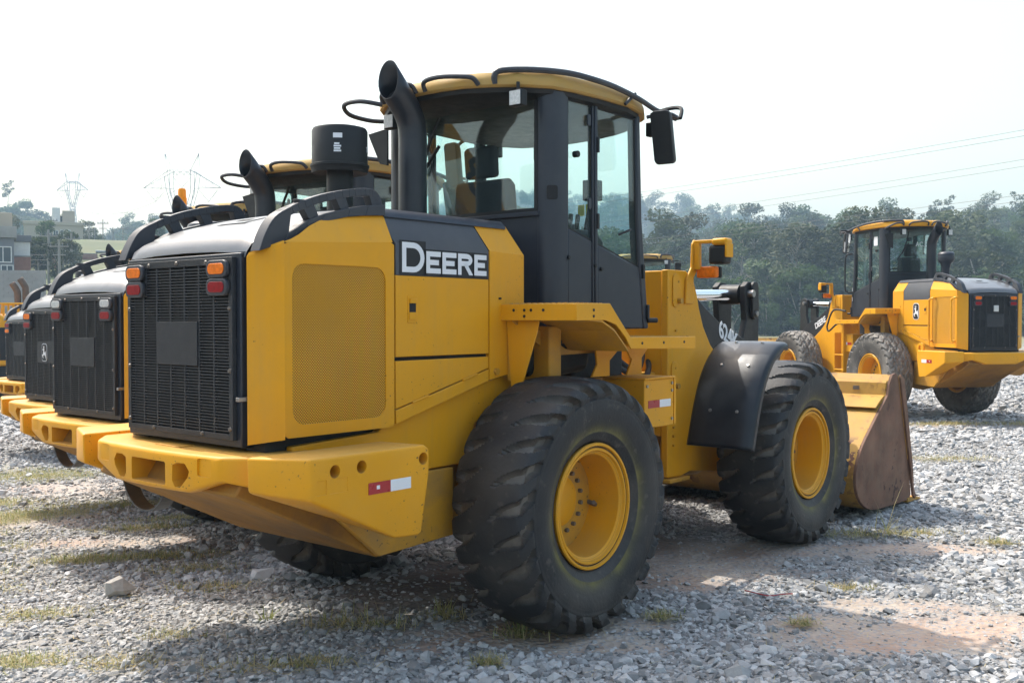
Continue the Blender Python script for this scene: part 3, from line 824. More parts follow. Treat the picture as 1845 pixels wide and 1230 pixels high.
    for s in (1, -1): MB().prism([(.50,2.30),(.90,2.27),(.92,2.31),(.88,2.345),(.50,2.37)], 'y', s*.29, s*.36).build('armrest', M['seat'], st, .015)
    cn = cp(MB().prism([(1.10,1.80),(1.24,1.80),(1.19,2.42),(1.08,2.50),(1.00,2.46)], 'y', -.30, .30), 'dashboard', 'black', .03)
    m = MB(); rr = [(.99 + .19*math.cos(a)*.9, .19*math.sin(a), 2.50 - .19*math.cos(a)*.44) for a in np.linspace(0, 2*math.pi, 25)]
    m.tube(rr, .015, 8); m.tube([(.99,.18,2.50),(.99,-.18,2.50)], .014, 6); m.tube([(1.0,0,2.50),(1.12,0,2.35)], .03, 8)
    m.build('steering_wheel', M['black'], cn)
    cp(MB().prism([(.55,1.8),(.95,1.8),(1.0,2.35),(.9,2.42),(.6,2.40)], 'y', -.60, -.42), 'side_console', 'black', .03)
    m = MB(); m.tube([(.72,-.5,2.40),(.74,-.5,2.52)], .018, 8); m.tube([(.80,-.5,2.40),(.82,-.5,2.52)], .018, 8); m.tube([(.88,-.52,2.4),(.92,-.55,2.66)], .02, 8); m.box(.87,.97,-.60,-.50,2.62,2.76)
    cp(m, 'control_levers', 'black', .006)
    m = MB(); m.box(1.135,1.139,-.40,-.34,2.55,2.63); m.box(1.135,1.139,-.325,-.27,2.55,2.63); m.box(1.135,1.139,-.40,-.35,2.66,2.72)
    cp(m, 'warning_labels', 'yellowlabel')
    cp(MB().tube(bez([(.19,.20,3.17),(.16,.26,3.02),(.17,.36,2.80)], 4), .012, 6), 'wiper_arm', 'black')
    cp(MB().tube([(.185,.20,2.98),(.185,.46,2.70)], .012, 6), 'wiper_blade', 'black')
    cp(MB().box(1.10, 1.13, -.10, .12, 2.98, 3.13), 'interior_mirror', 'black', .02)
    # roof
    half = [(-.185,0),(-.180,.15),(-.150,.33),(-.075,.475),(.03,.62),(.20,.755),(.40,.800),(.70,.822),(1.00,.820),(1.20,.785),(1.36,.69),(1.46,.50),(1.50,.25),(1.51,0)]
    plan = half + [(x, -y) for x, y in half[-2:0:-1]]
    def ring(k, z, dz=0.0): return [(.66 + (x-.66)*k, y*k, z + dz*(1 - ((x-.66)/.85)**2) - .05*max(0, (x-1.0)/.5)**2) for x, y in plan]
    m = MB(); m.loft([ring(.985,3.238), ring(1.0,3.250), ring(1.0,3.274), ring(.985,3.305,.005), ring(.955,3.330,.010), ring(.86,3.346,.014), ring(.6,3.352,.018), ring(.2,3.354,.02)])
    roof = cp(m, 'roof', 'roofyellow' if variant == 'a' else 'yellow', sharp=28)
    m = MB(); m.loft([ring(.88,3.185), ring(.955,3.21), ring(.965,3.247)]); m.build('roof_liner', M['black'], roof)
    for s in (1, -1):   # raised ribs across the notch
        m = MB().prism([(-.10,3.28),(-.04,3.325),(.08,3.362),(.45,3.372),(.45,3.31),(.0,3.28)], 'y', s*.16, s*.46)
        m.build('roof_rib', M['roofyellow'], roof, .02, 3)
        rl = bez([(-.045,s*.50,3.255),(-.055,s*.505,3.31),(-.02,s*.540,3.338),(.12,s*.675,3.346),(.30,s*.79,3.343),(.50,s*.832,3.337),(.75,s*.845,3.327),(1.05,s*.842,3.297),(1.30,s*.825,3.262),(1.52,s*.85,3.235)], 4)
        m = MB().tube(rl, .019, 8); m.tube([(.90,s*.83,3.24),(1.0,s*.845,3.325)], .012, 6); m.tube([(1.34,s*.76,3.22),(1.36,s*.83,3.275)], .012, 6)
        m.tube(bez([(1.28,s*.76,3.22),(1.40,s*.86,3.25),(1.50,s*.88,3.23),(1.52,s*.85,3.25)], 4), .014, 6)
        m.build('roof_rail', M['rail'], roof)
        m = MB().tube(bez([(-.11,s*.42,3.25),(-.150,s*.41,3.285),(-.175,s*.35,3.30),(-.215,s*.18,3.315),(-.222,s*.06,3.30),(-.19,s*.04,3.25)], 4), .015, 8)
        m.build('rear_roof_rail', M['rail'], roof)
        if s > 0: MB().tube(bez([(-.06,.50,3.26),(-.15,.62,3.285),(-.17,.76,3.275),(-.06,.83,3.235),(.10,.80,3.215),(.20,.74,3.215)], 4), .016, 8).build('roof_loop_rail', M['rail'], roof)
        # mirrors
        mr = cp(MB().tube(bez([(1.30,s*.78,3.235),(1.32,s*.90,3.265),(1.30,s*1.02,3.25),(1.24,s*1.05,3.17)], 4), .014, 8), 'mirror_arm', 'black')
        m = MB(); W_ = rrect(.145, .36, .03, 4)
        ax = Vector((.12, s*1.0, 0)).normalized(); nrm = Vector((-1.0, s*.12, 0)).normalized(); up = Vector((-.14, s*-.03, 1)).normalized()
        c = Vector((1.135, s*.975, 3.035))
        m.loft([[tuple(c + ax*a*k + up*b_*k + nrm*t) for a, b_ in W_] for k, t in ((.80,-.055),(.97,-.035),(1,0),(.97,.012))])
        hs = m.build('mirror_housing', M['black'], mr, 0, sharp=50)
        m = MB(); m.add([tuple(c + ax*a*.9 + up*b_*.94 + nrm*.0135) for a, b_ in W_], [tuple(range(len(W_)))]); m.build('mirror_glass', M['mirror' if variant == 'b' else 'black'], mr)
        # work lights
        for (x, y, z), d_ in (((.02, .63, 3.16) if s < 0 else (.0, .47, 3.15), -1), ((1.40, .74, 3.155), 1)):
            wl = cp(MB().box(x-.03, x+.03, s*y-.05, s*y+.05, z-.05, z+.05), 'work_light', 'black', .008)
            MB().box(x+d_*.030, x+d_*.034, s*y-.043, s*y+.043, z-.043, z+.043).build('lens', M['clearlens'], wl, .003)
            MB().tube([(x, s*y, z+.05), (x, s*y, z+.10)], .012, 6).build('stalk', M['black'], wl)

    cp(MB().prism([(.62,3.14),(.82,3.12),(.80,3.08),(.70,2.90),(.62,2.88)], 'x', .10, .115), 'wiper_bracket', 'black', .004)
    # ---- platforms, steps, fenders over the rear wheel
    for s in (1, -1):
        m = MB()
        prof = [(-.225,1.895),(.105,1.900),(.323,1.700),(1.10,1.695),(1.10,1.615),(.330,1.630),(.27,1.70),(.17,1.775),(.06,1.802),(-.225,1.800)]
        m.prism(prof, 'y', s*1.245, s*1.255)
        m.box(-.225, -.215, s*.66, s*1.245, 1.800, 1.895)
        pf = part(m, 'platform_skirt', 'yellow', .003)
        m = MB().box(-.214, .10, s*.72, s*1.244, 1.872, 1.893); m.build('platform_deck', M['yellow'], pf, .002)
        m = MB().prism([(.10,1.893),(.10,1.872),(.32,1.67),(.32,1.692)], 'y', s*.76, s*1.244); m.build('sloped_deck', M['yellow'], pf)
        m = MB().box(.325, 1.095, s*.74, s*1.244, 1.655, 1.688); m.build('step_deck', M['yellow'], pf, .002)
        m = MB()
        for x in np.arange(-.20,.08,.045):
            for y in np.arange(.76,1.23,.045): m.lathe([(1.893,.014),(1.903,.010)], (x, s*y, 0), 'z', 6)
        for x in np.arange(.36,1.08,.045):
            for y in np.arange(.80,1.23,.045): m.lathe([(1.688,.014),(1.698,.010)], (x, s*y, 0), 'z', 6)
        m.build('tread_studs', M['dirtyellow'], pf)
        m = MB()
        for y in (.80,.88,.93,1.02): m.cyl((-.2255, s*y, 1.86), (-.2285, s*y, 1.86), .009, 8)
        m.cyl((-.2255, s*.88, 1.825), (-.2285, s*.88, 1.825), .009, 8)
        for x, z in ((-.06,1.86),(-.06,1.825),(.45,1.662),(.70,1.662),(.95,1.662)): m.cyl((x, s*1.2555, z), (x, s*1.258, z), .009, 8)
        m.build('bolt_heads', M['black'], pf)
        # inner curved gusset and brackets
        m = MB(); o = [(-.10,1.80),(.04,1.79),(.16,1.74),(.26,1.66),(.31,1.615)]
        for k in range(4): m.prism([o[k], o[k+1], (o[k+1][0], o[k+1][1]+.012), (o[k][0], o[k][1]+.012)], 'y', s*.80, s*1.244)
        m.prism([(-.22,1.80),(-.10,1.80),(.30,1.62),(.62,1.635),(.62,1.59),(.22,1.585),(.12,1.60)], 'y', s*.775, s*.79)
        m.build('platform_gusset', M['dirtyellow'], pf)
        m = MB().prism([(.70,1.80),(.95,1.80),(.93,1.72),(.80,1.36),(.74,1.36)], 'x', -.175, -.165)
        m.v = [(x, s*y, z) for x, y, z in m.v]; part(m, 'platform_bracket', 'yellow', .003)
        m = MB().box(-.165, -.10, s*.70, s*.78, 1.44, 1.80); part(m, 'platform_post', 'dirtyellow', .005)
        m = MB(); m.prism([(.50,1.63),(.80,1.63),(.66,1.54),(.66,1.44),(.46,1.44),(.52,1.52)], 'y', s*.86, s*.875); m.prism([(.78,1.63),(1.08,1.63),(.98,1.55),(.98,1.44),(.80,1.44),(.86,1.54)], 'y', s*.90, s*.915)
        part(m, 'step_bracket', 'yellow', .003)
        bx = part(MB().box(.80, 1.165, s*.72, s*1.05, 1.095, 1.412), 'battery_box', 'yellow', .006)
        MB().box(.79, 1.175, s*.72, s*1.06, 1.4125, 1.425).build('box_lid', M['yellow'], bx, .003)
        m = MB().box(1.1655, 1.19, s*1.03, s*1.055, 1.10, 1.42); m.build('box_edge', M['yellow'], bx, .002)
        MB().box(.845, .985, s*1.0505, s*1.0525, 1.225, 1.275).build('red_reflective_tape', M['red'], bx)
        MB().box(.985, 1.125, s*1.0505, s*1.0525, 1.225, 1.275).build('white_reflective_tape', M['white'], bx)
        m = MB()
        for x, z in ((.83,1.37),(1.14,1.38),(1.14,1.33),(1.14,1.14)): m.cyl((x, s*1.05, z), (x, s*1.058, z), .011, 6)
        m.build('box_bolts', M['steel'], bx)
    # ---- rear frame core, tank, axles, articulation
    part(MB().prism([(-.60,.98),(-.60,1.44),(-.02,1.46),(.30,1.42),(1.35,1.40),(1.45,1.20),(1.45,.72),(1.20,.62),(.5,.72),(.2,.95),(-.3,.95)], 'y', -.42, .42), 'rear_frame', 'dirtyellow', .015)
    part(MB().prism([(-.02,1.46),(.25,1.44),(.62,1.47),(.66,1.60),(.55,1.73),(-.02,1.73)], 'y', -.74, .74), 'fuel_tank', 'black', .05, seg=3)
    part(MB().box(.04, .16, -.86, .86, 1.40, 1.765), 'cab_mount', 'dirtyellow', .01)
    part(MB().box(.70, 1.30, -.55, .55, 1.40, 1.74), 'transmission_cover', 'dark', .02)
    for x in (0, 3.03):
        m = MB().lathe([(-.98,.30),(-.96,.31),(-.93,.20),(-.60,.16),(-.30,.20),(-.18,.27),(0,.30),(.18,.27),(.30,.20),(.60,.16),(.93,.20),(.96,.31),(.98,.30)], (x, 0, RW-.018), 'y', 24)
        part(m, 'axle', 'dirtyellow', sharp=40)
    m = MB().tube([(.2,0,.78),(2.8,0,.78)], .05, 10); part(m, 'drive_shaft', 'dark')
    for s in (1, -1):
        # front frame tower and side plate
        sp = [(1.95,.585),(1.95,2.19),(2.22,2.19),(2.33,2.14),(2.40,2.0),(2.43,1.90),(2.50,1.75),(2.62,1.60),(2.78,1.48),(3.1,1.30),(3.35,1.0),(3.30,.62),(2.70,.55),(2.30,.60),(2.15,.575)]
        part(MB().prism(sp, 'y', s*.47, s*.53), 'front_frame_plate', 'yellow', .008)
        part(MB().prism(rrect(.10,.26,.045,5,2.06,2.03), 'y', s*.531, s*.541), 'pivot_cover', 'yellow', .003)
        part(MB().prism(rrect(.09,.22,.042,5,2.04,1.37), 'y', s*.531, s*.541), 'pin_cover', 'yellow', .003)
        m = MB()
        for x, z in ((2.09,1.95),(2.05,1.29)): m.cyl((x, s*.54, z), (x, s*.575, z), .022, 10)
        for x, z in ((2.09,2.10),(2.05,1.43),(2.06,1.72),(2.16,1.64),(2.03,.97),(2.03,.83),(2.03,.90)): m.cyl((x, s*.53, z), (x, s*.545, z), .010, 8)
        part(m, 'frame_pins', 'dirtyellow')
        # lamp bracket with headlight and indicator
        m = MB(); m.prism([(2.18,1.93),(2.30,1.93),(2.31,2.14),(2.37,2.20),(2.35,2.42),(2.32,2.44),(2.29,2.40),(2.28,2.22),(2.20,2.12)], 'y', s*.532, s*.552)
        m.box(2.30, 2.345, s*.552, s*.78, 2.405, 2.432); m.box(2.30, 2.345, s*.552, s*.60, 2.20, 2.41)
        lb = part(m, 'lamp_bracket', 'yellow', .006)
        MB().box(2.29, 2.40, s*.71, s*.845, 2.385, 2.44).build('lamp_hood', M['yellow'], lb, .02, 3)
        MB().box(2.29, 2.40, s*.83, s*.848, 2.29, 2.40).build('lamp_hood_side', M['yellow'], lb, .006)
        hl = MB().box(2.30, 2.42, s*.68, s*.825, 2.24, 2.385).build('headlight', M['black'], lb, .02, 3)
        m = MB().lathe([(2.421,.06),(2.426,.045),(2.428,.001)], (0, s*.752, 2.312), 'x', 16); m.build('headlight_lens', M['clearlens'], lb)
        MB().box(2.386, 2.42, s*.56, s*.745, 2.135, 2.225).build('indicator_base', M['black'], lb, .012)
        MB().box(2.325, 2.385, s*.56, s*.735, 2.135, 2.225).build('indicator', M['amber'], lb, .016, 3)
        # front fender
        pr = bez([(2.52,0,1.632),(2.40,0,1.622),(2.24,0,1.53),(2.10,0,1.37),(2.005,0,1.17),(1.945,0,1.0),(1.90,0,.865)], 4)
        pr = [(q[0], q[2]) for q in pr]
        rings = []
        for x, z in pr:
            rings.append([(x, s*y, z + dz) for y, dz in ((.72,-.01),(.74,.0),(.90,.006),(1.10,.006),(1.225,0),(1.25,-.02),(1.255,-.06))])
        rr_ = []
        for k, rg_ in enumerate(rings):   # fold the outer edge down towards the wheel
            a, b_ = pr[max(k-1,0)], pr[min(k+1,len(pr)-1)]; t = Vector((b_[0]-a[0], b_[1]-a[1])).normalized(); base = pr[k]
            rr_.append([(base[0] + (q[2]-base[1])*t.y, q[1], base[1] - (q[2]-base[1])*t.x) for q in rg_])
        m = MB(); m.loft(rr_, cap=False, closed=False)
        fd = part(m, 'front_fender', 'rubberfender', sharp=50); so = fd.modifiers.new('wall', 'SOLIDIFY'); so.thickness = .02; so.offset = -1
        m = MB()
        for k in (4, 10, 17):
            x, z = pr[k]; a, b_ = pr[k-1], pr[k+1]; t = Vector((b_[0]-a[0], b_[1]-a[1])).normalized()
            for y in (.88, 1.10): m.cyl((x + .004*t.y, s*y, z - .004*t.x), (x + .016*t.y, s*y, z - .016*t.x), .015, 8, .010)
        m.build('fender_bolts', M['steel'], fd)
        # lift arms
        arm = [(1.98,2.10),(2.10,2.17),(2.35,2.10),(2.62,1.93),(2.95,1.76),(3.22,1.68),(3.46,1.60),(3.70,1.42),(3.95,1.08),(4.05,.70),(4.04,.42),(3.93,.36),(3.84,.46),(3.78,.75),(3.62,1.02),(3.30,1.24),(2.95,1.38),(2.55,1.50),(2.20,1.78),(2.0,1.95)]
        la = part(MB().prism(arm, 'y', s*.40, s*.455), 'lift_arm', 'decaldark', .006)
        tm = text_mesh('624K' if variant == 'a' else 'DEERE', .185 if variant == 'a' else .17, .001, -.5 if variant == 'a' and s < 0 else 0.0, .0045, .92)
        d_ = Vector((.93, 0, -.37)) if s < 0 else Vector((-.93, 0, .37))
        u_ = Vector((.37, 0, .93))
        org = Vector((2.90, s*.4575, 1.668)) if s < 0 else Vector((3.10, s*.4575, 1.50))
        place_mesh('arm_lettering', tm, M['white'], la, frame(org, d_, u_))
        # steering / lift cylinder
        cy = part(MB().tube([(2.15,s*.33,.95),(2.75,s*.33,1.05)], .075, 14), 'lift_cylinder', 'black')
        MB().tube([(2.75,s*.33,1.05),(3.2,s*.33,1.12)], .04, 12).build('cylinder_rod', M['chrome'], cy)
    part(MB().box(1.96, 2.03, -.47, .47, .90, 2.185), 'front_frame_back', 'yellow', .01)
    part(MB().prism([(2.0,.70),(2.02,1.10),(2.6,1.25),(3.2,1.10),(3.3,.70),(2.9,.55)], 'y', -.45, .45), 'front_frame_floor', 'dirtyellow', .02)
    m = MB(); m.box(1.93, 2.23, -.57, -.40, .545, .575); m.box(1.93, 2.23, .40, .57, .545, .575); m.box(1.40, 2.05, -.30, .30, .56, .62); m.box(1.40, 2.05, -.30, .30, 1.15, 1.21); m.cyl((1.515,0,.5), (1.515,0,1.3), .07, 16)
    part(m, 'articulation_joint', 'dirtyellow', .006)
    for s in (1, -1):
        part(MB().box(1.70, 1.95, s*.30, s*.42, .62, 1.40), 'hinge_plate', 'dirtyellow', .01)
    for k, (y, z) in enumerate(((-.30,1.52),(-.22,1.46),(-.36,1.44))):
        part(MB().tube(bez([(1.05,y,z),(1.35,y-.08,z+.03),(1.62,y-.14,z-.10),(1.85,y-.06,z-.02),(1.97,y+.02,z+.04)], 5), .022, 8), 'hydraulic_hose', 'black')
    # ---- bucket linkage: tilt cylinder, rod, bell crank
    cy = part(MB().tube([(2.15,0,2.02),(3.15,0,2.02)], .085, 18), 'tilt_cylinder', 'black', 0)
    MB().tube([(3.15,0,2.02),(3.98,0,2.04)], .052, 16).build('tilt_rod', M['chrome'], cy)
    m = MB().tube([(4.0,-.10,2.045),(4.0,.10,2.045)], .095, 20); m.build('rod_eye', M['black'], cy)
    m = MB()
    cr_ = [(4.00,2.165),(4.10,2.16),(4.19,2.10),(4.22,1.95),(4.21,1.65),(4.22,1.40),(4.30,1.10),(4.42,.95),(4.40,.88),(4.28,.90),(4.02,1.20),(3.90,1.45),(3.88,1.62),(3.96,1.80),(3.93,2.0),(3.93,2.12)]
    for s in (1, -1): m.prism(cr_, 'y', s*.115, s*.175)
    bc = part(m, 'bell_crank', 'black', .008)
    part(MB().prism(rrect(.12,.36,.055,5,4.07,1.985), 'y', -.182, -.215), 'crank_pin_cover', 'black', .006)
    m = MB().cyl((4.0,-.23,2.05),(4.0,.23,2.05), .035, 12); m.cyl((4.07,-.235,1.86),(4.07,-.20,1.86), .028, 8); part(m, 'crank_pins', 'steel')
    part(MB().tube([(4.35,0,.95),(4.55,0,.55)], .06, 10), 'bucket_link', 'black')
    part(MB().tube([(3.55,-.455,1.33),(3.55,.455,1.33)], .12, 16), 'arm_cross_tube', 'decaldark')
    # ---- bucket
    back = [(4.78,1.290),(4.70,1.205),(4.66,1.10),(4.47,.98),(4.26,.84),(4.06,.70),(3.93,.56),(3.88,.42),(3.92,.28),(4.06,.16),(4.28,.09),(4.70,.062),(5.26,.050)]
    bb = [(q[0], q[2]) for q in bez([(a, 0, b_) for a, b_ in back[2:]], 3)]
    bb = back[:2] + bb
    inn = []
    for k, q in enumerate(bb):
        a, b_ = bb[max(k-1,0)], bb[min(k+1,len(bb)-1)]; t = Vector((b_[0]-a[0], b_[1]-a[1])).normalized(); inn.append((q[0]-t.y*.022, q[1]+t.x*.022))
    m = MB()
    for k in range(len(bb)-1): m.prism([bb[k], bb[k+1], inn[k+1], inn[k]], 'y', -1.235, 1.235)
    bk = part(m, 'bucket', 'bucket', sharp=50)
    m = MB()
    for k in range(1): m.prism([(4.66,1.10),(4.69,1.215),(4.72,1.235),(4.76,1.235),(4.74,1.20),(4.69,1.08)], 'y', -1.23, 1.23)
    m.prism([(4.44,.99),(4.55,1.035),(4.66,1.095),(4.655,1.105),(4.54,1.06),(4.43,1.0)], 'y', -1.23, 1.23)
    m.build('bucket_brace', M['bucket'], bk, .004)
    MB().box(4.652, 4.662, -.99, -.93, 1.145, 1.18).build('brace_plate', M['steel'], bk)
    sd = bb + [(5.30,.10),(5.235,.42),(4.985,1.22),(4.86,1.300)]
    for s in (1, -1):
        MB().prism(sd, 'y', s*1.235, s*1.262).build('side_plate', M['rust'], bk, .004)
        MB().prism([(5.31,.09),(5.36,.05),(5.40,.06),(5.33,.16),(5.285,.42),(5.035,1.235),(4.945,1.285),(4.93,1.25),(5.21,.42)], 'y', s*1.262, s*1.285).build('side_cutter', M['rust'], bk, .004)
        MB().prism([(5.19,.45),(5.215,.45),(4.945,1.27),(4.915,1.27)], 'y', s*1.2625, s*1.2655).build('paint_strip', M['bucket'], bk)
    MB().prism([(5.20,.072),(5.20,.03),(5.56,.02),(5.56,.034),(5.40,.070)], 'y', -1.27, 1.27).build('cutting_edge', M['bucket'], bk, .003)
    # ---- wheels
    for k, (x, y) in enumerate(((0,1.005),(0,-1.005),(3.03,1.005),(3.03,-1.005))): wheel(L, x, y, style, (.0, 2.2, .9, 3.4)[k])

    # ---- lettering per variant
    if variant == 'a':
        xs = [(-1.035,-.868,'D',.172),(-.853,-.740,'E',.132),(-.727,-.614,'E',.132),(-.600,-.474,'R',.132),(-.463,-.358,'E',.132)]
        s = -1
        bd = MB(); lt = MB()
        for a, b_, ch, h in xs:
            P = lambda q, l, a=a: (a + q[0], -(.7005 + l), 2.060 + q[1])
            lt2 = flat_polys(letter_polys(ch, b_-a, h - .012, .030 if ch == 'D' else .028), lambda q, l, a=a: (a + q[0], -(.7028 + l), 2.058 + q[1]), .0015)
            lt.add(lt2.v, lt2.f)
            bd.prism([(a-.016,2.044),(b_+.012,2.044),(b_+.012,2.058+h-.002),(a-.016,2.058+h-.002)], 'y', -.7004, -.7026)
        part(bd, 'lettering_border', 'decaldark'); part(lt, 'brand_lettering', 'white')
        # left side carries the same name, reading forwards
        tm = text_mesh('DEERE', .17, .001, 0, .006); place_mesh('brand_lettering', tm, M['white'], L, frame((-.40,.7035,2.06), (-1,0,0), (0,0,1)))
    else:
        bpy.context.view_layer.update()
        for o in [c for c in L.children if c.name.startswith('front_fender')]:
            for c in list(o.children): bpy.data.objects.remove(c, do_unlink=True)
            bpy.data.objects.remove(o, do_unlink=True)
        emblem(L, lambda q, l: (-.70 - q[0], .7005 + l, 1.84 + q[1]), .165)
        tm = text_mesh('544K', .125, .001, .12, .004, .9); place_mesh('model_lettering', tm, M['white'], L, frame((-.60,.672,2.225), (-1,0,0), (0,-.44,.9)))
        tm = text_mesh('-II', .08, .001, .12, .002, .9); place_mesh('model_lettering', tm, M['white'], L, frame((-.90,.672,2.225), (-1,0,0), (0,-.44,.9)))
        for x in (-1.145, -1.74):
            m = MB().tube(bez([(x,.70,1.36),(x-.03,.75,1.34),(x,.77,1.40),(x,.77,1.95),(x-.01,.77,2.03),(x-.08,.75,2.06),(x-.09,.70,2.06)], 4), .016, 8); part(m, 'screen_handle', 'yellow')
        m = MB().tube(bez([(1.24,.76,2.95),(1.30,.86,2.93),(1.33,.88,2.80),(1.33,.88,2.30),(1.30,.84,2.22),(1.25,.76,2.22)], 4), .016, 8); part(m, 'door_grab_rail', 'black')
        m = MB().tube(bez([(1.20,.95,1.86),(1.60,.98,1.88),(1.78,1.0,1.62),(1.80,1.0,1.52),(1.72,1.0,1.48),(1.45,.98,1.62),(1.20,.95,1.60)], 4), .018, 8); part(m, 'step_hand_rail', 'black')
        m = MB()
        for z in (1.02,.74): m.box(1.05,1.35,.95,1.12,z,z+.025)
        m.box(1.03,1.055,.95,1.12,.70,1.62); m.box(1.345,1.37,.95,1.12,.70,1.45); part(m, 'step_ladder', 'yellow', .004)
        part(MB().lathe([(-.02,.09),(.02,.09),(.02,.045),(-.02,.045),(-.02,.09)], (-1.05,.86,1.22), 'y', 20, False), 'tow_eye', 'yellow')
        tm = text_mesh('AC.COM', .11, .0, 0, .001, 1.2); place_mesh('window_lettering', tm, M['white'], cab, frame((.198,.02,2.93), (0,-1,0), (0,0,1)))
        MB().box(.44,.56,.7365,.7375,2.95,3.10).build('window_sticker', M['white'], cab)
        MB().box(1.25,1.255,.70,.76,2.02,2.25).build('pillar_label', M['white'], cab)
        part(MB().box(xg0-.03, xg0-.012, -.05, .05, 1.83, 1.93), 'rear_work_light', 'clearlens', .004)
        part(MB().cyl((1.3,.62,3.39),(1.3,.62,3.45), .035, 10), 'roof_marker', 'amber')
    return L, cab

# ------------------------------------------------------------------ terrain functions
U = Vector((math.sin(math.radians(39.88)), math.cos(math.radians(39.88)))); LF = Vector((-U.y, U.x))
def gz(x, y):
    """Yard surface: level by the front machine, sinking gently towards the row on the left."""
    t = (np.asarray(x) + .459)*LF.x + (np.asarray(y) - 6.614)*LF.y
    return -.04*np.clip(t - .4, 0, 9)*np.clip((40 - np.asarray(y))/15, 0, 1)

def vnoise(x, y, seed=0):
    x = np.asarray(x, float); y = np.asarray(y, float)
    xi, yi = np.floor(x).astype(int), np.floor(y).astype(int); fx, fy = x-xi, y-yi
    def h(a, b):
        n = (a*374761393 + b*668265263 + seed*974634777) & 0x7fffffff
        n = (n ^ (n >> 13))*1274126177 & 0x7fffffff
        return ((n ^ (n >> 16)) & 0xffff)/65535.0
    u, v = fx*fx*(3-2*fx), fy*fy*(3-2*fy)
    return (h(xi,yi)*(1-u) + h(xi+1,yi)*u)*(1-v) + (h(xi,yi+1)*(1-u) + h(xi+1,yi+1)*u)*v
def fbm(x, y, seed=0):
    return .5*vnoise(x,y,seed) + .25*vnoise(x*2.1,y*2.1,seed+1) + .15*vnoise(x*4.3,y*4.3,seed+2) + .1*vnoise(x*9,y*9,seed+3)

DIRT = [(.15,5.72,.75,.28,1),(1.35,7.55,.95,.75,.95),(2.1,7.95,.7,.35,.95),(3.0,7.95,.75,.30,.9),(2.45,6.35,.55,.20,.85),(2.15,5.75,.75,.42,.95),(2.9,5.9,.5,.4,.7),
        (-.3,6.9,.9,.6,.9),(-3.0,8.75,.8,.28,.6),(-3.8,8.8,.6,.3,.55),(.55,5.98,.5,.18,1),(-.55,5.55,.5,.16,.6),(3.7,7.9,.6,.2,.7),(-4.6,10.0,1.2,.5,.5),(8.0,17.0,1.5,.8,.5),(-5.5,12.5,2.0,1.0,.5)]
GRASS = [(-4.95,10.42,.7,.35,.8),(-6.6,13.9,1.0,.8,.8),(-3.41,8.0,.42,.20,.85),(-2.75,8.05,.45,.16,.8),(-2.6,5.32,.28,.14,.8),(-.9,5.92,.32,.13,.6),(-.41,6.08,.14,.09,.5),(-1.4,5.18,.35,.12,.5),
         (.06,5.74,.16,.10,.5),(2.26,6.72,.22,.10,.7),(2.96,8.41,.45,.16,.6),(3.42,8.45,.32,.12,.7),(-4.3,10.9,.9,.25,.7),(7.6,17.6,.9,.4,.7),(8.9,17.4,.8,.35,.7),(3.92,8.1,.16,.08,.7),(.9,6.09,.12,.07,.7),(-.12,5.27,.10,.06,.6),
         (-4.3,7.6,.5,.25,.6),(-3.0,6.3,.35,.15,.4),(-3.5,5.9,.35,.2,.6),(-5.2,9.2,.7,.25,.8),(-6.0,11.3,.8,.35,.8),(-3.2,9.9,.7,.18,.6),(-2.4,7.5,.4,.15,.5),(-1.9,5.7,.25,.1,.4),(1.72,5.95,.10,.06,.5),(-5.35,10.0,.6,.3,.8),(-1.05,5.25,.25,.08,.5),(-2.0,5.25,.25,.10,.6),(-3.9,7.0,.5,.3,.3),(5.6,13.0,.7,.3,.4),(6.5,11.5,.5,.2,.3),(-2.1,6.9,.35,.15,.4),(3.3,6.1,.12,.06,.7),(-4.6,8.6,.5,.25,.7),(-3.4,9.4,.6,.2,.6)]
def blobs(lst, x, y):
    x = np.asarray(x, float); y = np.asarray(y, float); m = np.zeros_like(x)
    w = (fbm(x*2.3, y*2.3, 5) - .5)*1.3
    for cx, cy, rx, ry, a in lst:
        d = np.sqrt(((x-cx)/rx)**2 + ((y-cy)/ry)**2) + w
        m = np.maximum(m, a*np.clip((1.35-d)/1.0, 0, 1))
    return m

# ------------------------------------------------------------------ ground sheet
def axis(vals):
    out = []
    for a, b, n in vals: out += list(np.linspace(a, b, n, endpoint=False))
    return np.array(out + [vals[-1][1]])
gx = axis([(-3000,-300,9),(-300,-40,16),(-40,-10,30),(-10,-5,36),(-5,5,130),(5,10,36),(10,40,30),(40,300,16),(300,3000,9)])
gy = axis([(-3000,-200,6),(-200,-10,10),(-10,3,12),(3,10,95),(10,20,60),(20,60,40),(60,300,18),(300,4000,10)])
GX, GY = np.meshgrid(gx, gy)
GZ = gz(GX, GY)
near = np.clip((30-np.hypot(GX, GY-8))/15, 0, 1)
GZ = GZ + near*((fbm(GX*1.1, GY*1.1, 9)-.5)*.05 - .012*blobs(DIRT, GX, GY))
gnx, gny = len(gx), len(gy)
idx = np.arange(gnx*gny).reshape(gny, gnx)
gf = np.stack([idx[:-1,:-1], idx[:-1,1:], idx[1:,1:], idx[1:,:-1]], -1).reshape(-1, 4)
me = bpy.data.meshes.new('ground'); me.from_pydata(np.stack([GX,GY,GZ],-1).reshape(-1,3).tolist(), [], gf.tolist())
SOIL_SHADE = [(-.45,6.85,1.2,.6,1),(.25,6.5,.7,.5,.9),(1.0,8.1,.8,.6,.5),(-.35,6.35,.4,.16,1),(.0,7.4,1.2,.6,.8)]  # dark soil, with the shade under the nearest loader painted into it
at = me.attributes.new('soil_shade', 'FLOAT', 'POINT'); at.data.foreach_set('value', blobs(SOIL_SHADE, GX, GY).reshape(-1).astype(np.float32))
at = me.attributes.new('dirt', 'FLOAT', 'POINT'); at.data.foreach_set('value', blobs(DIRT, GX, GY).reshape(-1).astype(np.float32))
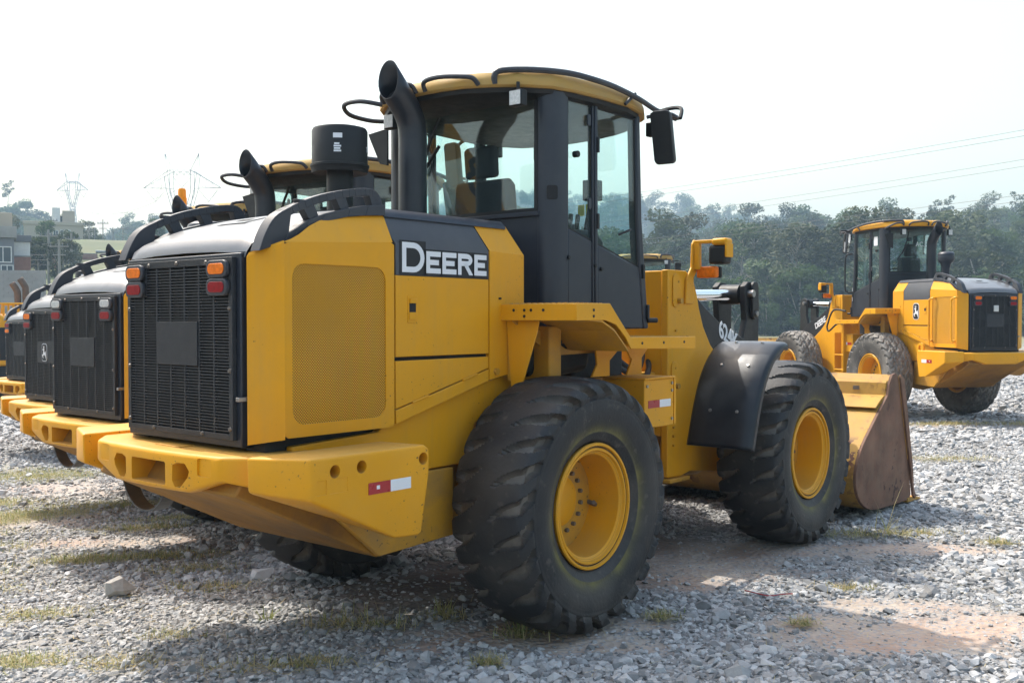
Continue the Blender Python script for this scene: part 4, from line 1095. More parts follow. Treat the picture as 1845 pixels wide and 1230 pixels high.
me.polygons.foreach_set('use_smooth', [True]*len(me.polygons))
ground = bpy.data.objects.new('ground', me); COL.objects.link(ground); tag(ground, kind='structure')

def ground_material():
    m = bpy.data.materials.new('gravel_and_dirt'); m.use_nodes = True
    nt = m.node_tree; N = nt.nodes; L = nt.links; b = N['Principled BSDF']; b.inputs['Roughness'].default_value = .9
    tc = N.new('ShaderNodeTexCoord')
    def vor(s, out='Color'):
        v = N.new('ShaderNodeTexVoronoi'); v.inputs['Scale'].default_value = s; L.new(tc.outputs['Object'], v.inputs['Vector']); return v
    def noise(s, d=6):
        n = N.new('ShaderNodeTexNoise'); n.inputs['Scale'].default_value = s; n.inputs['Detail'].default_value = d; L.new(tc.outputs['Object'], n.inputs['Vector']); return n.outputs[0]
    def rng(src, a, bb, c, d):
        r = N.new('ShaderNodeMapRange'); r.inputs[1].default_value = a; r.inputs[2].default_value = bb; r.inputs[3].default_value = c; r.inputs[4].default_value = d; L.new(src, r.inputs[0]); return r.outputs[0]
    def mix(f, c1, c2):
        x = N.new('ShaderNodeMix'); x.data_type = 'RGBA'; L.new(f, x.inputs[0])
        for i, c in ((6, c1), (7, c2)):
            if isinstance(c, tuple): x.inputs[i].default_value = (*c, 1)
            else: L.new(c, x.inputs[i])
        return x.outputs[2]
    v1 = vor(24)
    bw = N.new('ShaderNodeRGBToBW'); L.new(v1.outputs['Color'], bw.inputs[0])
    stone = mix(rng(bw.outputs[0], .2, .8, 0, 1), (.13,.13,.13), (.30,.298,.295))
    stone = mix(rng(noise(.55), .4, .7, 0, .5), stone, (.30,.265,.22))
    dirt = mix(rng(noise(6), .35, .65, 0, 1), (.33,.26,.205), (.42,.36,.30))
    dirt = mix(rng(noise(1.3), .45, .7, 0, .7), dirt, (.37,.215,.145))
    v2 = vor(60); bw2 = N.new('ShaderNodeRGBToBW'); L.new(v2.outputs['Color'], bw2.inputs[0])
    dirt = mix(rng(bw2.outputs[0], .72, .74, 0, .8), dirt, (.26,.26,.265))
    a = N.new('ShaderNodeAttribute'); a.attribute_name = 'dirt'
    c = mix(rng(a.outputs['Fac'], .1, .7, 0, 1), stone, dirt)
    ad = N.new('ShaderNodeAttribute'); ad.attribute_name = 'soil_shade'
    c = mix(rng(ad.outputs['Fac'], .1, .9, 0, .85), c, (.065,.045,.034))  # dark soil tone that also carries the painted loader shade
    # yard gives way to grass far off
    sp = N.new('ShaderNodeVectorMath'); sp.operation = 'LENGTH'; L.new(tc.outputs['Object'], sp.inputs[0])
    c = mix(rng(sp.outputs['Value'], 60, 95, 0, 1), c, mix(rng(noise(.12), .35, .65, 0, 1), (.10,.12,.045), (.22,.19,.09)))
    L.new(c, b.inputs['Base Color'])
    bp = N.new('ShaderNodeBump'); bp.inputs['Strength'].default_value = .8; bp.inputs['Distance'].default_value = .02
    L.new(v1.outputs['Distance'], bp.inputs['Height']); L.new(bp.outputs[0], b.inputs['Normal'])
    return m
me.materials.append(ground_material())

# ------------------------------------------------------------------ instancing for uncountable stuff
def scatter(name, pts, rot, scl, idx, protos, label, cat):
    coll = bpy.data.collections.new(name + '_pieces')
    for o in protos: coll.objects.link(o)
    me = bpy.data.meshes.new(name); me.from_pydata(np.asarray(pts).tolist(), [], [])
    a = me.attributes.new('rot', 'FLOAT_VECTOR', 'POINT'); a.data.foreach_set('vector', np.asarray(rot, np.float32).reshape(-1))
    a = me.attributes.new('scl', 'FLOAT_VECTOR', 'POINT'); a.data.foreach_set('vector', np.asarray(scl, np.float32).reshape(-1))
    a = me.attributes.new('pick', 'INT', 'POINT'); a.data.foreach_set('value', np.asarray(idx, np.int32))
    o = bpy.data.objects.new(name, me); COL.objects.link(o)
    ng = bpy.data.node_groups.new(name + '_nodes', 'GeometryNodeTree')
    ng.interface.new_socket('Geometry', in_out='INPUT', socket_type='NodeSocketGeometry')
    ng.interface.new_socket('Geometry', in_out='OUTPUT', socket_type='NodeSocketGeometry')
    gi = ng.nodes.new('NodeGroupInput'); go = ng.nodes.new('NodeGroupOutput')
    ip = ng.nodes.new('GeometryNodeInstanceOnPoints'); ci = ng.nodes.new('GeometryNodeCollectionInfo')
    ci.inputs['Collection'].default_value = coll; ci.inputs['Separate Children'].default_value = True; ci.inputs['Reset Children'].default_value = True
    ip.inputs['Pick Instance'].default_value = True
    def na(n, t):
        q = ng.nodes.new('GeometryNodeInputNamedAttribute'); q.data_type = t; q.inputs['Name'].default_value = n
        return [s for s in q.outputs if s.enabled and s.name == 'Attribute'][0]
    L = ng.links
    L.new(gi.outputs[0], ip.inputs['Points']); L.new(ci.outputs[0], ip.inputs['Instance'])
    L.new(na('pick','INT'), ip.inputs['Instance Index']); L.new(na('rot','FLOAT_VECTOR'), ip.inputs['Rotation']); L.new(na('scl','FLOAT_VECTOR'), ip.inputs['Scale'])
    L.new(ip.outputs[0], go.inputs[0])
    md = o.modifiers.new('scatter', 'NODES'); md.node_group = ng
    tag(o, label, cat, kind='stuff')
    return o

# ------------------------------------------------------------------ gravel stones
def stone_mat():
    m = mat('crushed_grey_stone', (.305,.300,.293), .85, var=.16, vscale=1.2, bump=.3, bscale=6, rand=.5)
    return m
M['stone'] = stone_mat()
def stone_proto(seed, n=13):
    r = random.Random(seed); bm = bmesh.new()
    sx, sy, sz = 1, r.uniform(.6,.9), r.uniform(.4,.65)
    for _ in range(n):
        v = Vector((r.gauss(0,1), r.gauss(0,1), r.gauss(0,1))).normalized()
        bm.verts.new((v.x*sx, v.y*sy, v.z*sz))
    bmesh.ops.convex_hull(bm, input=bm.verts)
    loose = [v for v in bm.verts if not v.link_faces]
    bmesh.ops.delete(bm, geom=loose, context='VERTS')
    me = bpy.data.meshes.new('stone'); bm.to_mesh(me); bm.free(); me.materials.append(M['stone'])
    return bpy.data.objects.new('stone', me)
protos = [stone_proto(100+k, 11 + k % 4) for k in range(8)]
P = []
for y0, y1, dens, s0 in ((3.6,7.0,1900,.0152),(7.0,10,1400,.0166),(10,14,800,.0205),(14,20,330,.028),(20,32,115,.042)):
    hw0 = .53*y1 + 1.6
    n = int(dens*(y1-y0)*2*hw0)
    x = NR.uniform(-hw0, hw0, n); y = NR.uniform(y0, y1, n)
    k = np.abs(x) < .53*y + 1.6; x, y = x[k], y[k]
    d = blobs(DIRT, x, y); g_ = blobs(GRASS, x, y); f = fbm(x*.7, y*.7, 21)
    keep = NR.random(len(x)) < np.clip(1 - .95*blobs(SOIL_SHADE, x, y) - 1.15*d - .9*g_ - np.clip((f-.62)*4, 0, .6), .14, 1)  # stones thinned under the loader so the painted shade shows
    x, y, d = x[keep], y[keep], d[keep]
    s = s0*np.exp(NR.normal(0, .40, len(x)))*(1 - .55*d)*(1 + .35*(fbm(x*.5+9, y*.5, 33) > .55))
    P.append(np.stack([x, y, gz(x, y) + s*.24 - .003 + (fbm(x*1.1, y*1.1, 9)-.5)*.05*np.clip((30-np.hypot(x, y-8))/15, 0, 1) - .012*d, s], 1))
P = np.concatenate(P); n = len(P)
scatter('gravel', P[:,:3], np.stack([NR.uniform(-.45,.45,n), NR.uniform(-.45,.45,n), NR.uniform(0,6.283,n)], 1),
        P[:,3:4]*np.stack([np.ones(n), NR.uniform(.8,1.15,n), NR.uniform(.8,1.2,n)], 1), NR.integers(0, 8, n), protos,
        'loose grey crushed stone covering the yard', 'gravel')

# the one big stone
o = stone_proto(5, 16); COL.objects.link(o); o.name = 'rock'
o.data.materials[0] = mat('pale_rock', (.33,.31,.28), .85, var=.15, vscale=3, bump=.3, bscale=12)
o.location = (-2.64, 6.76, gz(-2.64,6.76) + .055); o.scale = (.115,.105,.15); o.rotation_euler = (.25,.2,.5)
tag(o, 'single large pale rock lying on the gravel', 'rock')

# ------------------------------------------------------------------ grass
def grass_mat(name, c1, c2):
    m = bpy.data.materials.new(name); m.use_nodes = True; nt = m.node_tree; N = nt.nodes; L = nt.links; b = N['Principled BSDF']
    b.inputs['Roughness'].default_value = .7
    a = N.new('ShaderNodeAttribute'); a.attribute_name = 'dry'
    x = N.new('ShaderNodeMix'); x.data_type = 'RGBA'; L.new(a.outputs['Fac'], x.inputs[0]); x.inputs[6].default_value = (*c1,1); x.inputs[7].default_value = (*c2,1)
    L.new(x.outputs[2], b.inputs['Base Color'])
    t = N.new('ShaderNodeBsdfTranslucent'); L.new(x.outputs[2], t.inputs[0])
    ms = N.new('ShaderNodeMixShader'); ms.inputs[0].default_value = .3; L.new(b.outputs[0], ms.inputs[1]); L.new(t.outputs[0], ms.inputs[2])
    L.new(ms.outputs[0], N['Material Output'].inputs[0]); return m
M['grassblade'] = grass_mat('grass_blades', (.17,.22,.05), (.55,.43,.22))
def blades(specs):
    """specs: (x, y, z, length, width, azimuth, lean, dry)"""
    v = []; f = []; dr = []
    for x, y, z, l, w, a, ln, d in specs:
        dx, dy = math.cos(a), math.sin(a); px, py = -dy*w, dx*w; n = len(v)
        for t, k in ((0,1),(.5,.8),(1,.08)):
            r = l*(math.sin(ln)*t + .35*math.sin(ln)*t*t); h = l*math.cos(ln)*(t - .22*t*t*math.sin(ln))
            v += [(x+dx*r+px*k, y+dy*r+py*k, z+h), (x+dx*r-px*k, y+dy*r-py*k, z+h)]; dr += [d, d]
        f += [(n,n+1,n+3,n+2),(n+2,n+3,n+5,n+4)]
    me = bpy.data.meshes.new('grass'); me.from_pydata(v, [], f)
    at = me.attributes.new('dry', 'FLOAT', 'POINT'); at.data.foreach_set('value', dr); me.materials.append(M['grassblade']); return me
sp = []
for cx, cy, rx, ry, a in GRASS:
    n = int(min(4200, (9500 if cx < -1.8 else 6200)*rx*ry*a + 110))
    for _ in range(n):
        u, w = R.gauss(0,.45), R.gauss(0,.45); x, y = cx+u*rx*1.1, cy+w*ry*1.1
        dry = min(1, max(0, R.gauss(.62 if cx > -2.5 else .45, .35)))
        flat = R.random() < .6
        sp.append((x, y, float(gz(x,y))+.006, R.uniform(.028,.080)*(1.4 if flat else 1), R.uniform(.0016,.003), R.uniform(0,6.28), R.uniform(1.1,1.5) if flat else R.uniform(.1,.8), dry))
for _ in range(2600):      # stray straw
    y = R.uniform(5,11); x = R.uniform(-.53*y-.5, .53*y+.5)
    if x > -1.0 and R.random() < .6: continue
    sp.append((x, y, float(gz(x,y))+.02, R.uniform(.04,.13), .0016, R.uniform(0,6.28), R.uniform(1.35,1.55), R.uniform(.7,1)))
for x0, y0_, n, l, spread, dry in ((-.92,5.98,80,.16,.17,.5),(3.93,8.12,16,.09,.05,.1),(2.2,6.73,30,.05,.07,.3),(.9,6.1,24,.05,.05,.3),(-3.3,8.02,60,.09,.16,.15),(2.75,8.5,40,.10,.16,.6),(3.45,8.5,40,.09,.12,.3)):
    for _ in range(n):
        x, y = x0 + R.gauss(0,spread), y0_ + R.gauss(0,spread*.6)
        sp.append((x, y, float(gz(x,y))-.01, l*R.uniform(.45,1.05), R.uniform(.002,.004), R.uniform(0,6.28), R.uniform(.1,1.0), min(1,max(0,R.gauss(dry,.25)))))
o = bpy.data.objects.new('grass', blades(sp)); COL.objects.link(o)
tag(o, 'dry and green grass patches growing through the gravel', 'grass', kind='stuff')
def weed(x, y, n, l, spread, dry, label, seed=False):
    sp = [(R.gauss(0,spread), R.gauss(0,spread*.7), -.01, l*R.uniform(.45,1.05), R.uniform(.003,.006), R.uniform(0,6.28), R.uniform(.1,.9), min(1,max(0,R.gauss(dry,.2)))) for _ in range(n)]
    if seed: sp += [(0,0,0,l*2.2,.0025,.6,.38,.7),(0.01,0,0,l*1.5,.0025,2.4,.3,.8)]
    o = bpy.data.objects.new('grass_tuft', blades(sp)); COL.objects.link(o); o.location = (x, y, float(gz(x,y)))
    tag(o, label, 'grass tuft', 'grass tufts in the yard')
weed(.06,5.74,26,.17,.03,.2,'green weed with long blades in front of the near rear tyre')
weed(-1.47,6.02,20,.13,.025,.15,'dark green weed on the sunlit gravel strip below the counterweight')
weed(-.42,6.12,34,.17,.03,.45,'upright dry weed in shade just left of the near rear tyre')
weed(3.18,8.55,14,.22,.03,.4,'tall seeding weed stalk between the front tyre and the bucket', True)
m = MB().tube(bez([(1.53,6.60,.03),(1.58,6.52,.035),(1.66,6.47,.03),(1.74,6.49,.035),(1.82,6.52,.03)], 4), .004, 5)
tag(m.build('twine', mat('red_twine', (.35,.03,.04), .7)), 'short piece of red twine lying on the gravel', 'twine')

# ------------------------------------------------------------------ place the loaders
def put(L, x, y, hd, z, label, group=None):
    L.location = (x, y, z); L.rotation_euler = (0, 0, math.radians(90 - hd)); tag(L, label, 'wheel loader', group)
GL = 'parked wheel loaders'
L1, cab1 = build_loader(0, 'a', True)
put(L1, -.459, 6.614, 39.88, 0.0, 'nearest yellow wheel loader with white name lettering on its grey side panel', GL)

def child(o, nm): return [c for c in o.children if c.name.split('.')[0] == nm]
def remat(o, m):
    o.material_slots[0].link = 'OBJECT'; o.material_slots[0].material = M[m]
def flush():
    bpy.context.view_layer.update()
flush()
L2 = copy_tree(L1)
put(L2, -2.042, 9.197, 39.7, -.126, 'yellow wheel loader with white and red tail lights, second in the row', GL)
for o in child(L2, 'upper_tail_light'):
    for c in child(o, 'lens'): remat(c, 'clearlens')
for o in child(L2, 'precleaner') : 
    for c in list(o.children): bpy.data.objects.remove(c, do_unlink=True)
    bpy.data.objects.remove(o, do_unlink=True)
MB().lathe([(2.38,.07),(2.56,.065),(2.60,.12),(2.62,.165),(2.66,.170),(2.70,.165),(2.74,.15),(2.765,.10),(2.77,.001)], (-.775,.10,0), 'z', 36).build('precleaner', M['charcoal'], L2, sharp=40)
L3 = copy_tree(L1)
put(L3, -3.504, 11.767, 39.7, -.214, 'yellow wheel loader with a leaping deer badge on its grille', GL)
emblem(L3, lambda q, l: (-1.941 - l, .02 - q[0], 1.685 + q[1]), .105)
c = [c for c in L3.children if c.name.startswith('cab')][0]
bc = MB().lathe([(3.30,.055),(3.47,.055),(3.472,.050),(3.56,.047),(3.58,.036),(3.585,.001)], (-.02,.55,0), 'z', 20).build('beacon', M['beacon'], c, sharp=40)
L4 = copy_tree(L1)
put(L4, -6.55, 17.45, 39.7, -.34, 'yellow wheel loader partly hidden at the far end of the row', GL)
for o in child(L4, 'upper_tail_light'):
    for c in child(o, 'lens'): remat(c, 'redlens')
for o in child(L4, 'lower_tail_light'):
    for c in child(o, 'lens'): remat(c, 'amber')

R1, cabr = build_loader(1, 'b', False)
put(R1, 7.80, 19.2, -13.0, 0.02, 'yellow wheel loader facing away with a deer badge on its engine door', GL)
R1.scale = (1.03, .92, 1.05)
cabr.scale = (1, 1, 1.08); cabr.location = (0, 0, -.13)
flush()
F1 = copy_tree(L1)
put(F1, 3.02, 24.0, 6.0, 0.0, 'distant wheel loader whose cab shows above the front frame of the nearest loader', GL)

# ------------------------------------------------------------------ hills
def hill_h(a, r):
    """Ground height of the hills; a = bearing in degrees (0 straight ahead, + right), r = metres."""
    a = np.asarray(a, float); r = np.asarray(r, float)
    # near wooded ridge, ahead and to the right
    top = np.interp(a, [-180,-90,-40,-14,-8,-2,4,7,9,11,14,17,20,23,26,30,45,90,180], [14,12,4,5,8,8,6,5.5,7,10,11.5,11.5,11,12,12.5,13.5,16,16,14])
    A = top*sstep(112, 285, r)
    # far hill
    B = np.interp(a, [-30,-20,-10,-2,4,7,9,12,16,22,45], [8,12,28,40,50,48,42,28,18,12,12])*sstep(330, 620, r)
    # open slope with houses at the left, wooded hill behind
    lw = sstep(-14, -20, a) if False else np.clip((-15 - a)/4, 0, 1)*np.clip((a + 75)/20, 0, 1)
    C = lw*(np.clip(.165*(r-74), 0, 14.0) + np.interp(a, [-45,-27,-25.8,-24.2,-23.2,-22,-21,-19.5,-17,-15], [17,16,16,11,5,4,9,11,10,6])*sstep(260, 420, r))
    return np.maximum(A*(1-lw), C) + B*(1-.55*lw) + 2.2*(fbm(a*.35+40, r*.02, 3)-.5)*sstep(120, 200, r) - .6
az = np.concatenate([np.linspace(-180, -62, 60, endpoint=False), np.linspace(-62, 62, 190, endpoint=False), np.linspace(62, 180, 61)]); rr = np.concatenate([np.linspace(66, 330, 56), np.linspace(340, 900, 40), [1000,1300,1800]])
AZ, RR = np.meshgrid(az, rr); HH = hill_h(AZ, RR)
HH[0] = -1.5
X = RR*np.sin(np.radians(AZ)); Yh = RR*np.cos(np.radians(AZ))
idx = np.arange(X.size).reshape(X.shape)
hf = np.stack([idx[:-1,:-1], idx[:-1,1:], idx[1:,1:], idx[1:,:-1]], -1).reshape(-1,4)
me = bpy.data.meshes.new('hills'); me.from_pydata(np.stack([X,Yh,HH],-1).reshape(-1,3).tolist(), [], hf.tolist())
me.polygons.foreach_set('use_smooth', [True]*len(me.polygons))
me.materials.append(mat('hill_grass_and_scrub', (.075,.095,.032), .9, var=.35, vscale=.06, dust=(.17,.145,.07), dust_amt=.6, dust_scale=.05, bump=.6, bscale=1.5))
hills = bpy.data.objects.new('hills', me); COL.objects.link(hills); tag(hills, kind='structure')
def on_hill(px, r):
    a = math.degrees(math.atan((px-922.5)/1821)); return Vector((r*math.sin(math.radians(a)), r*math.cos(math.radians(a)), float(max(hill_h(a, r), -.3))))

# ------------------------------------------------------------------ trees
def leaf_mat(name, c, dark):
    m = bpy.data.materials.new(name); m.use_nodes = True; nt = m.node_tree; N = nt.nodes; L = nt.links; b = N['Principled BSDF']; b.inputs['Roughness'].default_value = .65
    b.inputs['Specular IOR Level'].default_value = .25
    oi = N.new('ShaderNodeObjectInfo'); tc = N.new('ShaderNodeTexCoord')
    n = N.new('ShaderNodeTexNoise'); n.inputs['Scale'].default_value = .8; L.new(tc.outputs['Object'], n.inputs['Vector'])
    x = N.new('ShaderNodeMix'); x.data_type = 'RGBA'; x.inputs[6].default_value = (*dark,1); x.inputs[7].default_value = (*c,1)
    r = N.new('ShaderNodeMapRange'); r.inputs[1].default_value = .3; r.inputs[2].default_value = .7; L.new(n.outputs[0], r.inputs[0]); L.new(r.outputs[0], x.inputs[0])
    h = N.new('ShaderNodeHueSaturation'); L.new(x.outputs[2], h.inputs['Color'])
    q = N.new('ShaderNodeMapRange'); q.inputs[3].default_value = .62; q.inputs[4].default_value = 1.45; L.new(oi.outputs['Random'], q.inputs[0]); L.new(q.outputs[0], h.inputs['Value'])
    q2 = N.new('ShaderNodeMapRange'); q2.inputs[3].default_value = .47; q2.inputs[4].default_value = .52; L.new(oi.outputs['Random'], q2.inputs[0]); L.new(q2.outputs[0], h.inputs['Hue'])
    L.new(h.outputs[0], b.inputs['Base Color'])
    t = N.new('ShaderNodeBsdfTranslucent'); L.new(h.outputs[0], t.inputs[0])
    ms = N.new('ShaderNodeMixShader'); ms.inputs[0].default_value = .35; L.new(b.outputs[0], ms.inputs[1]); L.new(t.outputs[0], ms.inputs[2])
    L.new(ms.outputs[0], N['Material Output'].inputs[0]); return m
M['leaf'] = leaf_mat('eucalyptus_leaves', (.075,.105,.035), (.035,.055,.022))
M['leaf2'] = leaf_mat('broad_leaves', (.065,.10,.025), (.026,.045,.015))
M['bark'] = mat('pale_bark', (.30,.27,.22), .8, var=.25, vscale=.8)

def tree_parts(seed, kind):
    """kind 0: tall eucalyptus with a clumped, open crown; 1: dense rounded broadleaf; 2: slim, sparse emergent."""
    r = random.Random(seed); tr = MB(); lv = []; lf = []
    H = {0: r.uniform(15,19), 1: r.uniform(8,12), 2: r.uniform(19,22)}[kind]
    lean = Vector((r.uniform(-.04,.04), r.uniform(-.04,.04), 1))
    trunk = [lean*(H*t) + Vector((r.uniform(-.15,.15), r.uniform(-.15,.15), 0))*t*2 for t in (0,.2,.4,.6,.8,.95)]
    tr.tube(trunk, [.26,.22,.19,.15,.09,.04] if kind != 1 else [.28,.24,.2,.15,.1,.05], 6)
    clumps = []
    if kind == 0:
        for k in range(r.randint(13,18)):
            t = r.uniform(.5,.97); b = lean*(H*t); a = r.uniform(0,6.28); d = (1.15-t)*r.uniform(3.5,7.0)+.6
            e = b + Vector((math.cos(a)*d, math.sin(a)*d, r.uniform(.6,2.2))); tr.tube([b - Vector((0,0,.8)), (b+e)/2 + Vector((0,0,-.2)), e], [.08,.05,.02], 4)
            clumps.append((e, r.uniform(1.1,2.1)))
        clumps.append((lean*H, 1.6))
    elif kind == 1:
        for k in range(22):
            a = r.uniform(0,6.28); z = r.uniform(.28,1.0); rad = H*.34*math.sqrt(max(.05, 1-((z-.58)/.5)**2))*r.uniform(.5,1.05)
            clumps.append((Vector((math.cos(a)*rad, math.sin(a)*rad, H*z)), r.uniform(1.2,1.9)))
        for k in range(5):
            e = clumps[k*4][0]; tr.tube([lean*(H*.3), (lean*(H*.3)+e)/2, e], [.1,.07,.03], 4)
    else:
        for k in range(9):
            t = r.uniform(.72,1.0); b = lean*(H*t); a = r.uniform(0,6.28); d = r.uniform(.6,2.6)
            e = b + Vector((math.cos(a)*d, math.sin(a)*d, r.uniform(.2,1))); tr.tube([b, e], [.05,.02], 4); clumps.append((e, r.uniform(.7,1.2)))
    size = .29
    for c, cr in clumps:
        n = int(88*cr*cr/2.2) + 24
        for _ in range(n):
            d = Vector((r.gauss(0,1), r.gauss(0,1), r.gauss(0,.8))).normalized()*(cr*(.45+.6*r.random()**.5)); d.z *= .72
            q = c + d; u = Vector((r.gauss(0,1), r.gauss(0,1), r.gauss(0,.55))).normalized(); w = u.orthogonal().normalized(); s = size*r.uniform(.6,1.35)
            n0 = len(lv); lv += [tuple(q - u*s), tuple(q + w*s*.55 + u*s*.1), tuple(q + u*s), tuple(q - w*s*.55 - u*s*.1)]; lf.append((n0,n0+1,n0+2,n0+3))
    lm = bpy.data.meshes.new('crown'); lm.from_pydata(lv, [], lf); lm.materials.append(M['leaf2'] if kind == 1 else M['leaf'])
    tm = tr.mesh('trunk'); tm.materials.append(M['bark'])
    return tm, lm
TP = [tree_parts(10+k, kd) for k, kd in enumerate((0,0,0,0,1,1,1,2))]
def tree_single(k):
    tm, lm = TP[k]; bm = bmesh.new(); bm.from_mesh(tm); n = len(bm.faces); bm.from_mesh(lm); bm.faces.ensure_lookup_table()
    for f in bm.faces[n:]: f.material_index = 1
    me = bpy.data.meshes.new('tree'); bm.to_mesh(me); bm.free(); me.materials.append(M['bark']); me.materials.append(lm.materials[0])
    return bpy.data.objects.new('tree', me)
TS = [tree_single(k) for k in range(8)]

# trees that stand out against the sky along the ridge, each a thing of its own
sky_trees = [(1262,292,3,.62,''),(1290,285,0,1.02,''),(1318,290,1,.78,''),(1358,280,2,1.20,''),(1392,284,3,1.0,''),(1412,276,0,1.10,''),(1446,278,1,1.12,''),(1476,282,2,1.0,''),(1506,290,3,.72,''),
             (1528,300,7,.80,''),(1562,285,1,.98,''),(1590,280,0,1.16,''),(1612,285,2,1.0,''),(1664,300,3,.95,''),(1697,290,7,1.02,''),(1712,298,2,.90,''),(1745,285,1,.95,''),(1782,272,0,1.10,''),(1808,276,3,1.02,''),(1838,285,7,.95,''),
             (15,400,7,.95,''),(40,410,4,1.35,''),(62,405,5,1.6,''),(92,400,6,1.3,''),(186,390,4,1.2,''),(212,395,5,1.35,''),(238,392,0,.9,''),(262,388,6,1.2,''),(284,385,1,.85,'')]
def where(k):
    px = sky_trees[k][0]
    if px > 1100:
        return 'on the ridge at the right'
    return 'on the hill at the left'
order_r = sorted([t[0] for t in sky_trees if t[0] > 1100]); order_l = sorted([t[0] for t in sky_trees if t[0] < 400])
NUM = ['first','second','third','fourth','fifth','sixth','seventh','eighth','ninth','tenth','eleventh','twelfth','thirteenth','fourteenth','fifteenth','sixteenth','seventeenth','eighteenth','nineteenth','twentieth','twenty-first']
LOOK = {0:'tall open eucalyptus', 1:'tall clumped eucalyptus', 2:'broad eucalyptus', 3:'leaning eucalyptus', 4:'dense round tree', 5:'wide dense tree', 6:'rounded dark tree', 7:'slim sparse tree'}
for px, rd, k, s, _ in sky_trees:
    p = on_hill(px, rd); t = empty('tree', p, R.uniform(0, 6.28)); t.scale = (s, s, s)
    for nm, me in zip(('trunk','crown'), TP[k]):
        o = bpy.data.objects.new(nm, me); COL.objects.link(o); o.parent = t
    if px > 1100: lab = '%s on the skyline of the right-hand ridge, %s from the cab' % (LOOK[k], NUM[order_r.index(px)])
    else: lab = '%s on the skyline of the left-hand hill, %s from the picture edge' % (LOOK[k], NUM[order_l.index(px)])
    tag(t, lab, 'tree', 'trees along the skyline')

T = []
def sow(n, a0, a1, r0, r1, kinds, s0, s1, cond=None):
    k = 0
    while k < n:
        a = R.uniform(a0, a1); r = math.sqrt(R.uniform(r0*r0, r1*r1))
        if cond and not cond(a, r): continue
        T.append((r*math.sin(math.radians(a)), r*math.cos(math.radians(a)), float(hill_h(a, r)) - .4, R.uniform(s0, s1), R.choice(kinds))); k += 1
sow(1000, -15, 44, 122, 283, (0,1,2,3,4,5,6,4,5,6), .6, .92)
sow(130, -15, 44, 255, 292, (0,1,2,3), .72, .92)
sow(260, -15, 44, 112, 150, (4,5,6), .45, .85)
sow(1150, -16, 34, 430, 690, (4,5,6,0,5), 1.0, 1.55)
sow(420, -46, -15, 320, 450, (4,5,6,4,5), .8, 1.25, lambda a, r: not (-23.6 < a < -21.4 and r < 420))
sow(420, 44, 180, 120, 290, (0,1,2,4,5,6), .7, 1.05)
sow(330, -180, -50, 120, 290, (0,1,2,4,5,6), .7, 1.05)
sow(150, -40, -14, 95, 300, (4,5,6), .18, .45)
T = np.array(T); n = len(T)
scatter('forest', T[:,:3], np.stack([np.zeros(n), np.zeros(n), NR.uniform(0,6.283,n)], 1), T[:,3:4]*np.stack([NR.uniform(.9,1.2,n), NR.uniform(.9,1.2,n), np.ones(n)], 1), T[:,4].astype(int), TS,
        'hazy mixed forest covering the hillsides', 'forest')

# ------------------------------------------------------------------ houses on the left slope
def w_at(px, y): return Vector(((px-922.5)/1821*y, y, 0))
def house(name, px0, px1, y, z0, z1, depth, wallm, label, roof=.25, roofm='slate', over=.4, wins=(), cat='house', parts=None):
    a, b = w_at(px0, y), w_at(px1, y); o = empty(name, ((a.x+b.x)/2, y, z0), -math.atan2((a.x+b.x)/2, y)); W_ = (b.x-a.x)/2; H = z1-z0
    MB().box(-W_, W_, 0, depth, -3, H).build('wall', M[wallm], o, .03)
    MB().box(-W_-over, W_+over, -over, depth+over, H, H+roof).build('roof', M[roofm], o, .03)
    for x0, x1, h0, h1 in wins:
        wn_ = MB().box(-W_+x0*2*W_, -W_+x1*2*W_, -.05, .03, h0*H, h1*H).build('window', M['windowglass'], o)
        xa, xb, za, zb = -W_+x0*2*W_, -W_+x1*2*W_, h0*H, h1*H; m = MB()
        m.box(xa-.07, xa, -.09, 0, za-.07, zb+.07); m.box(xb, xb+.07, -.09, 0, za-.07, zb+.07); m.box(xa, xb, -.09, 0, za-.07, za); m.box(xa, xb, -.09, 0, zb, zb+.07); m.box((xa+xb)/2-.03, (xa+xb)/2+.03, -.085, -.05, za, zb)
        m.build('frame', M['whitepaint'], wn_)
    tag(o, label, cat)
    return o
def zpx(py, y): return 1.806 + (575.5-py)/1821*y
h = house('house', -45, 23, 80, zpx(500,80), zpx(428,80), 9, 'slate', 'dark grey two storey house with a white framed window at the picture edge', .9, 'concrete', .2, ((.55,.92,.40,.76),(.70,.96,.05,.30)))
MB().box(-1.6,1.4,.5,4,3.2+.9,5.2).build('roof_tank_room', M['beige'], h, .03)
MB().box(-1.5,1.46,-1.2,-1.1,.2,.3).build('balcony_rail', M['whitepaint'], h); MB().box(-1.5,1.46,-1.2,0,-.25,-.1).build('balcony_slab', M['concrete'], h)
house('house', 24, 54, 84, zpx(462,84), zpx(436,84), 8, 'whitepaint', 'white upper storey house with a dark flat roof beside the grey house', .55, 'slate', .12, ())
house('house', 24, 55, 83.6, zpx(500,83.6), zpx(463,83.6), 8, 'brick', 'bare red brick storey below the white house', .12, 'concrete', .05, ())
hb = house('house', 50, 147, 150, zpx(446,150), zpx(406,150), 12, 'beige', 'long beige building on the slope below the power pylon', .5, 'beige', .15, ((.50,.57,.45,.75),(.62,.66,.1,.78),(.75,.78,.62,.78),(.42,.45,.62,.8)))
MB().box(1.2,2.9,1,5,3.8,5.6).build('roof_room', M['beige'], hb, .03); MB().box(-.2,.9,1,5,3.8,6.0).build('water_tower', M['whitepaint'], hb, .03)
house('house', 107, 142, 118, zpx(492,118), zpx(450,118), 7, 'concrete', 'unfinished grey block house behind the utility poles', .15, 'concrete', .05, ((.2,.45,.78,.92),(.55,.8,.78,.92)))
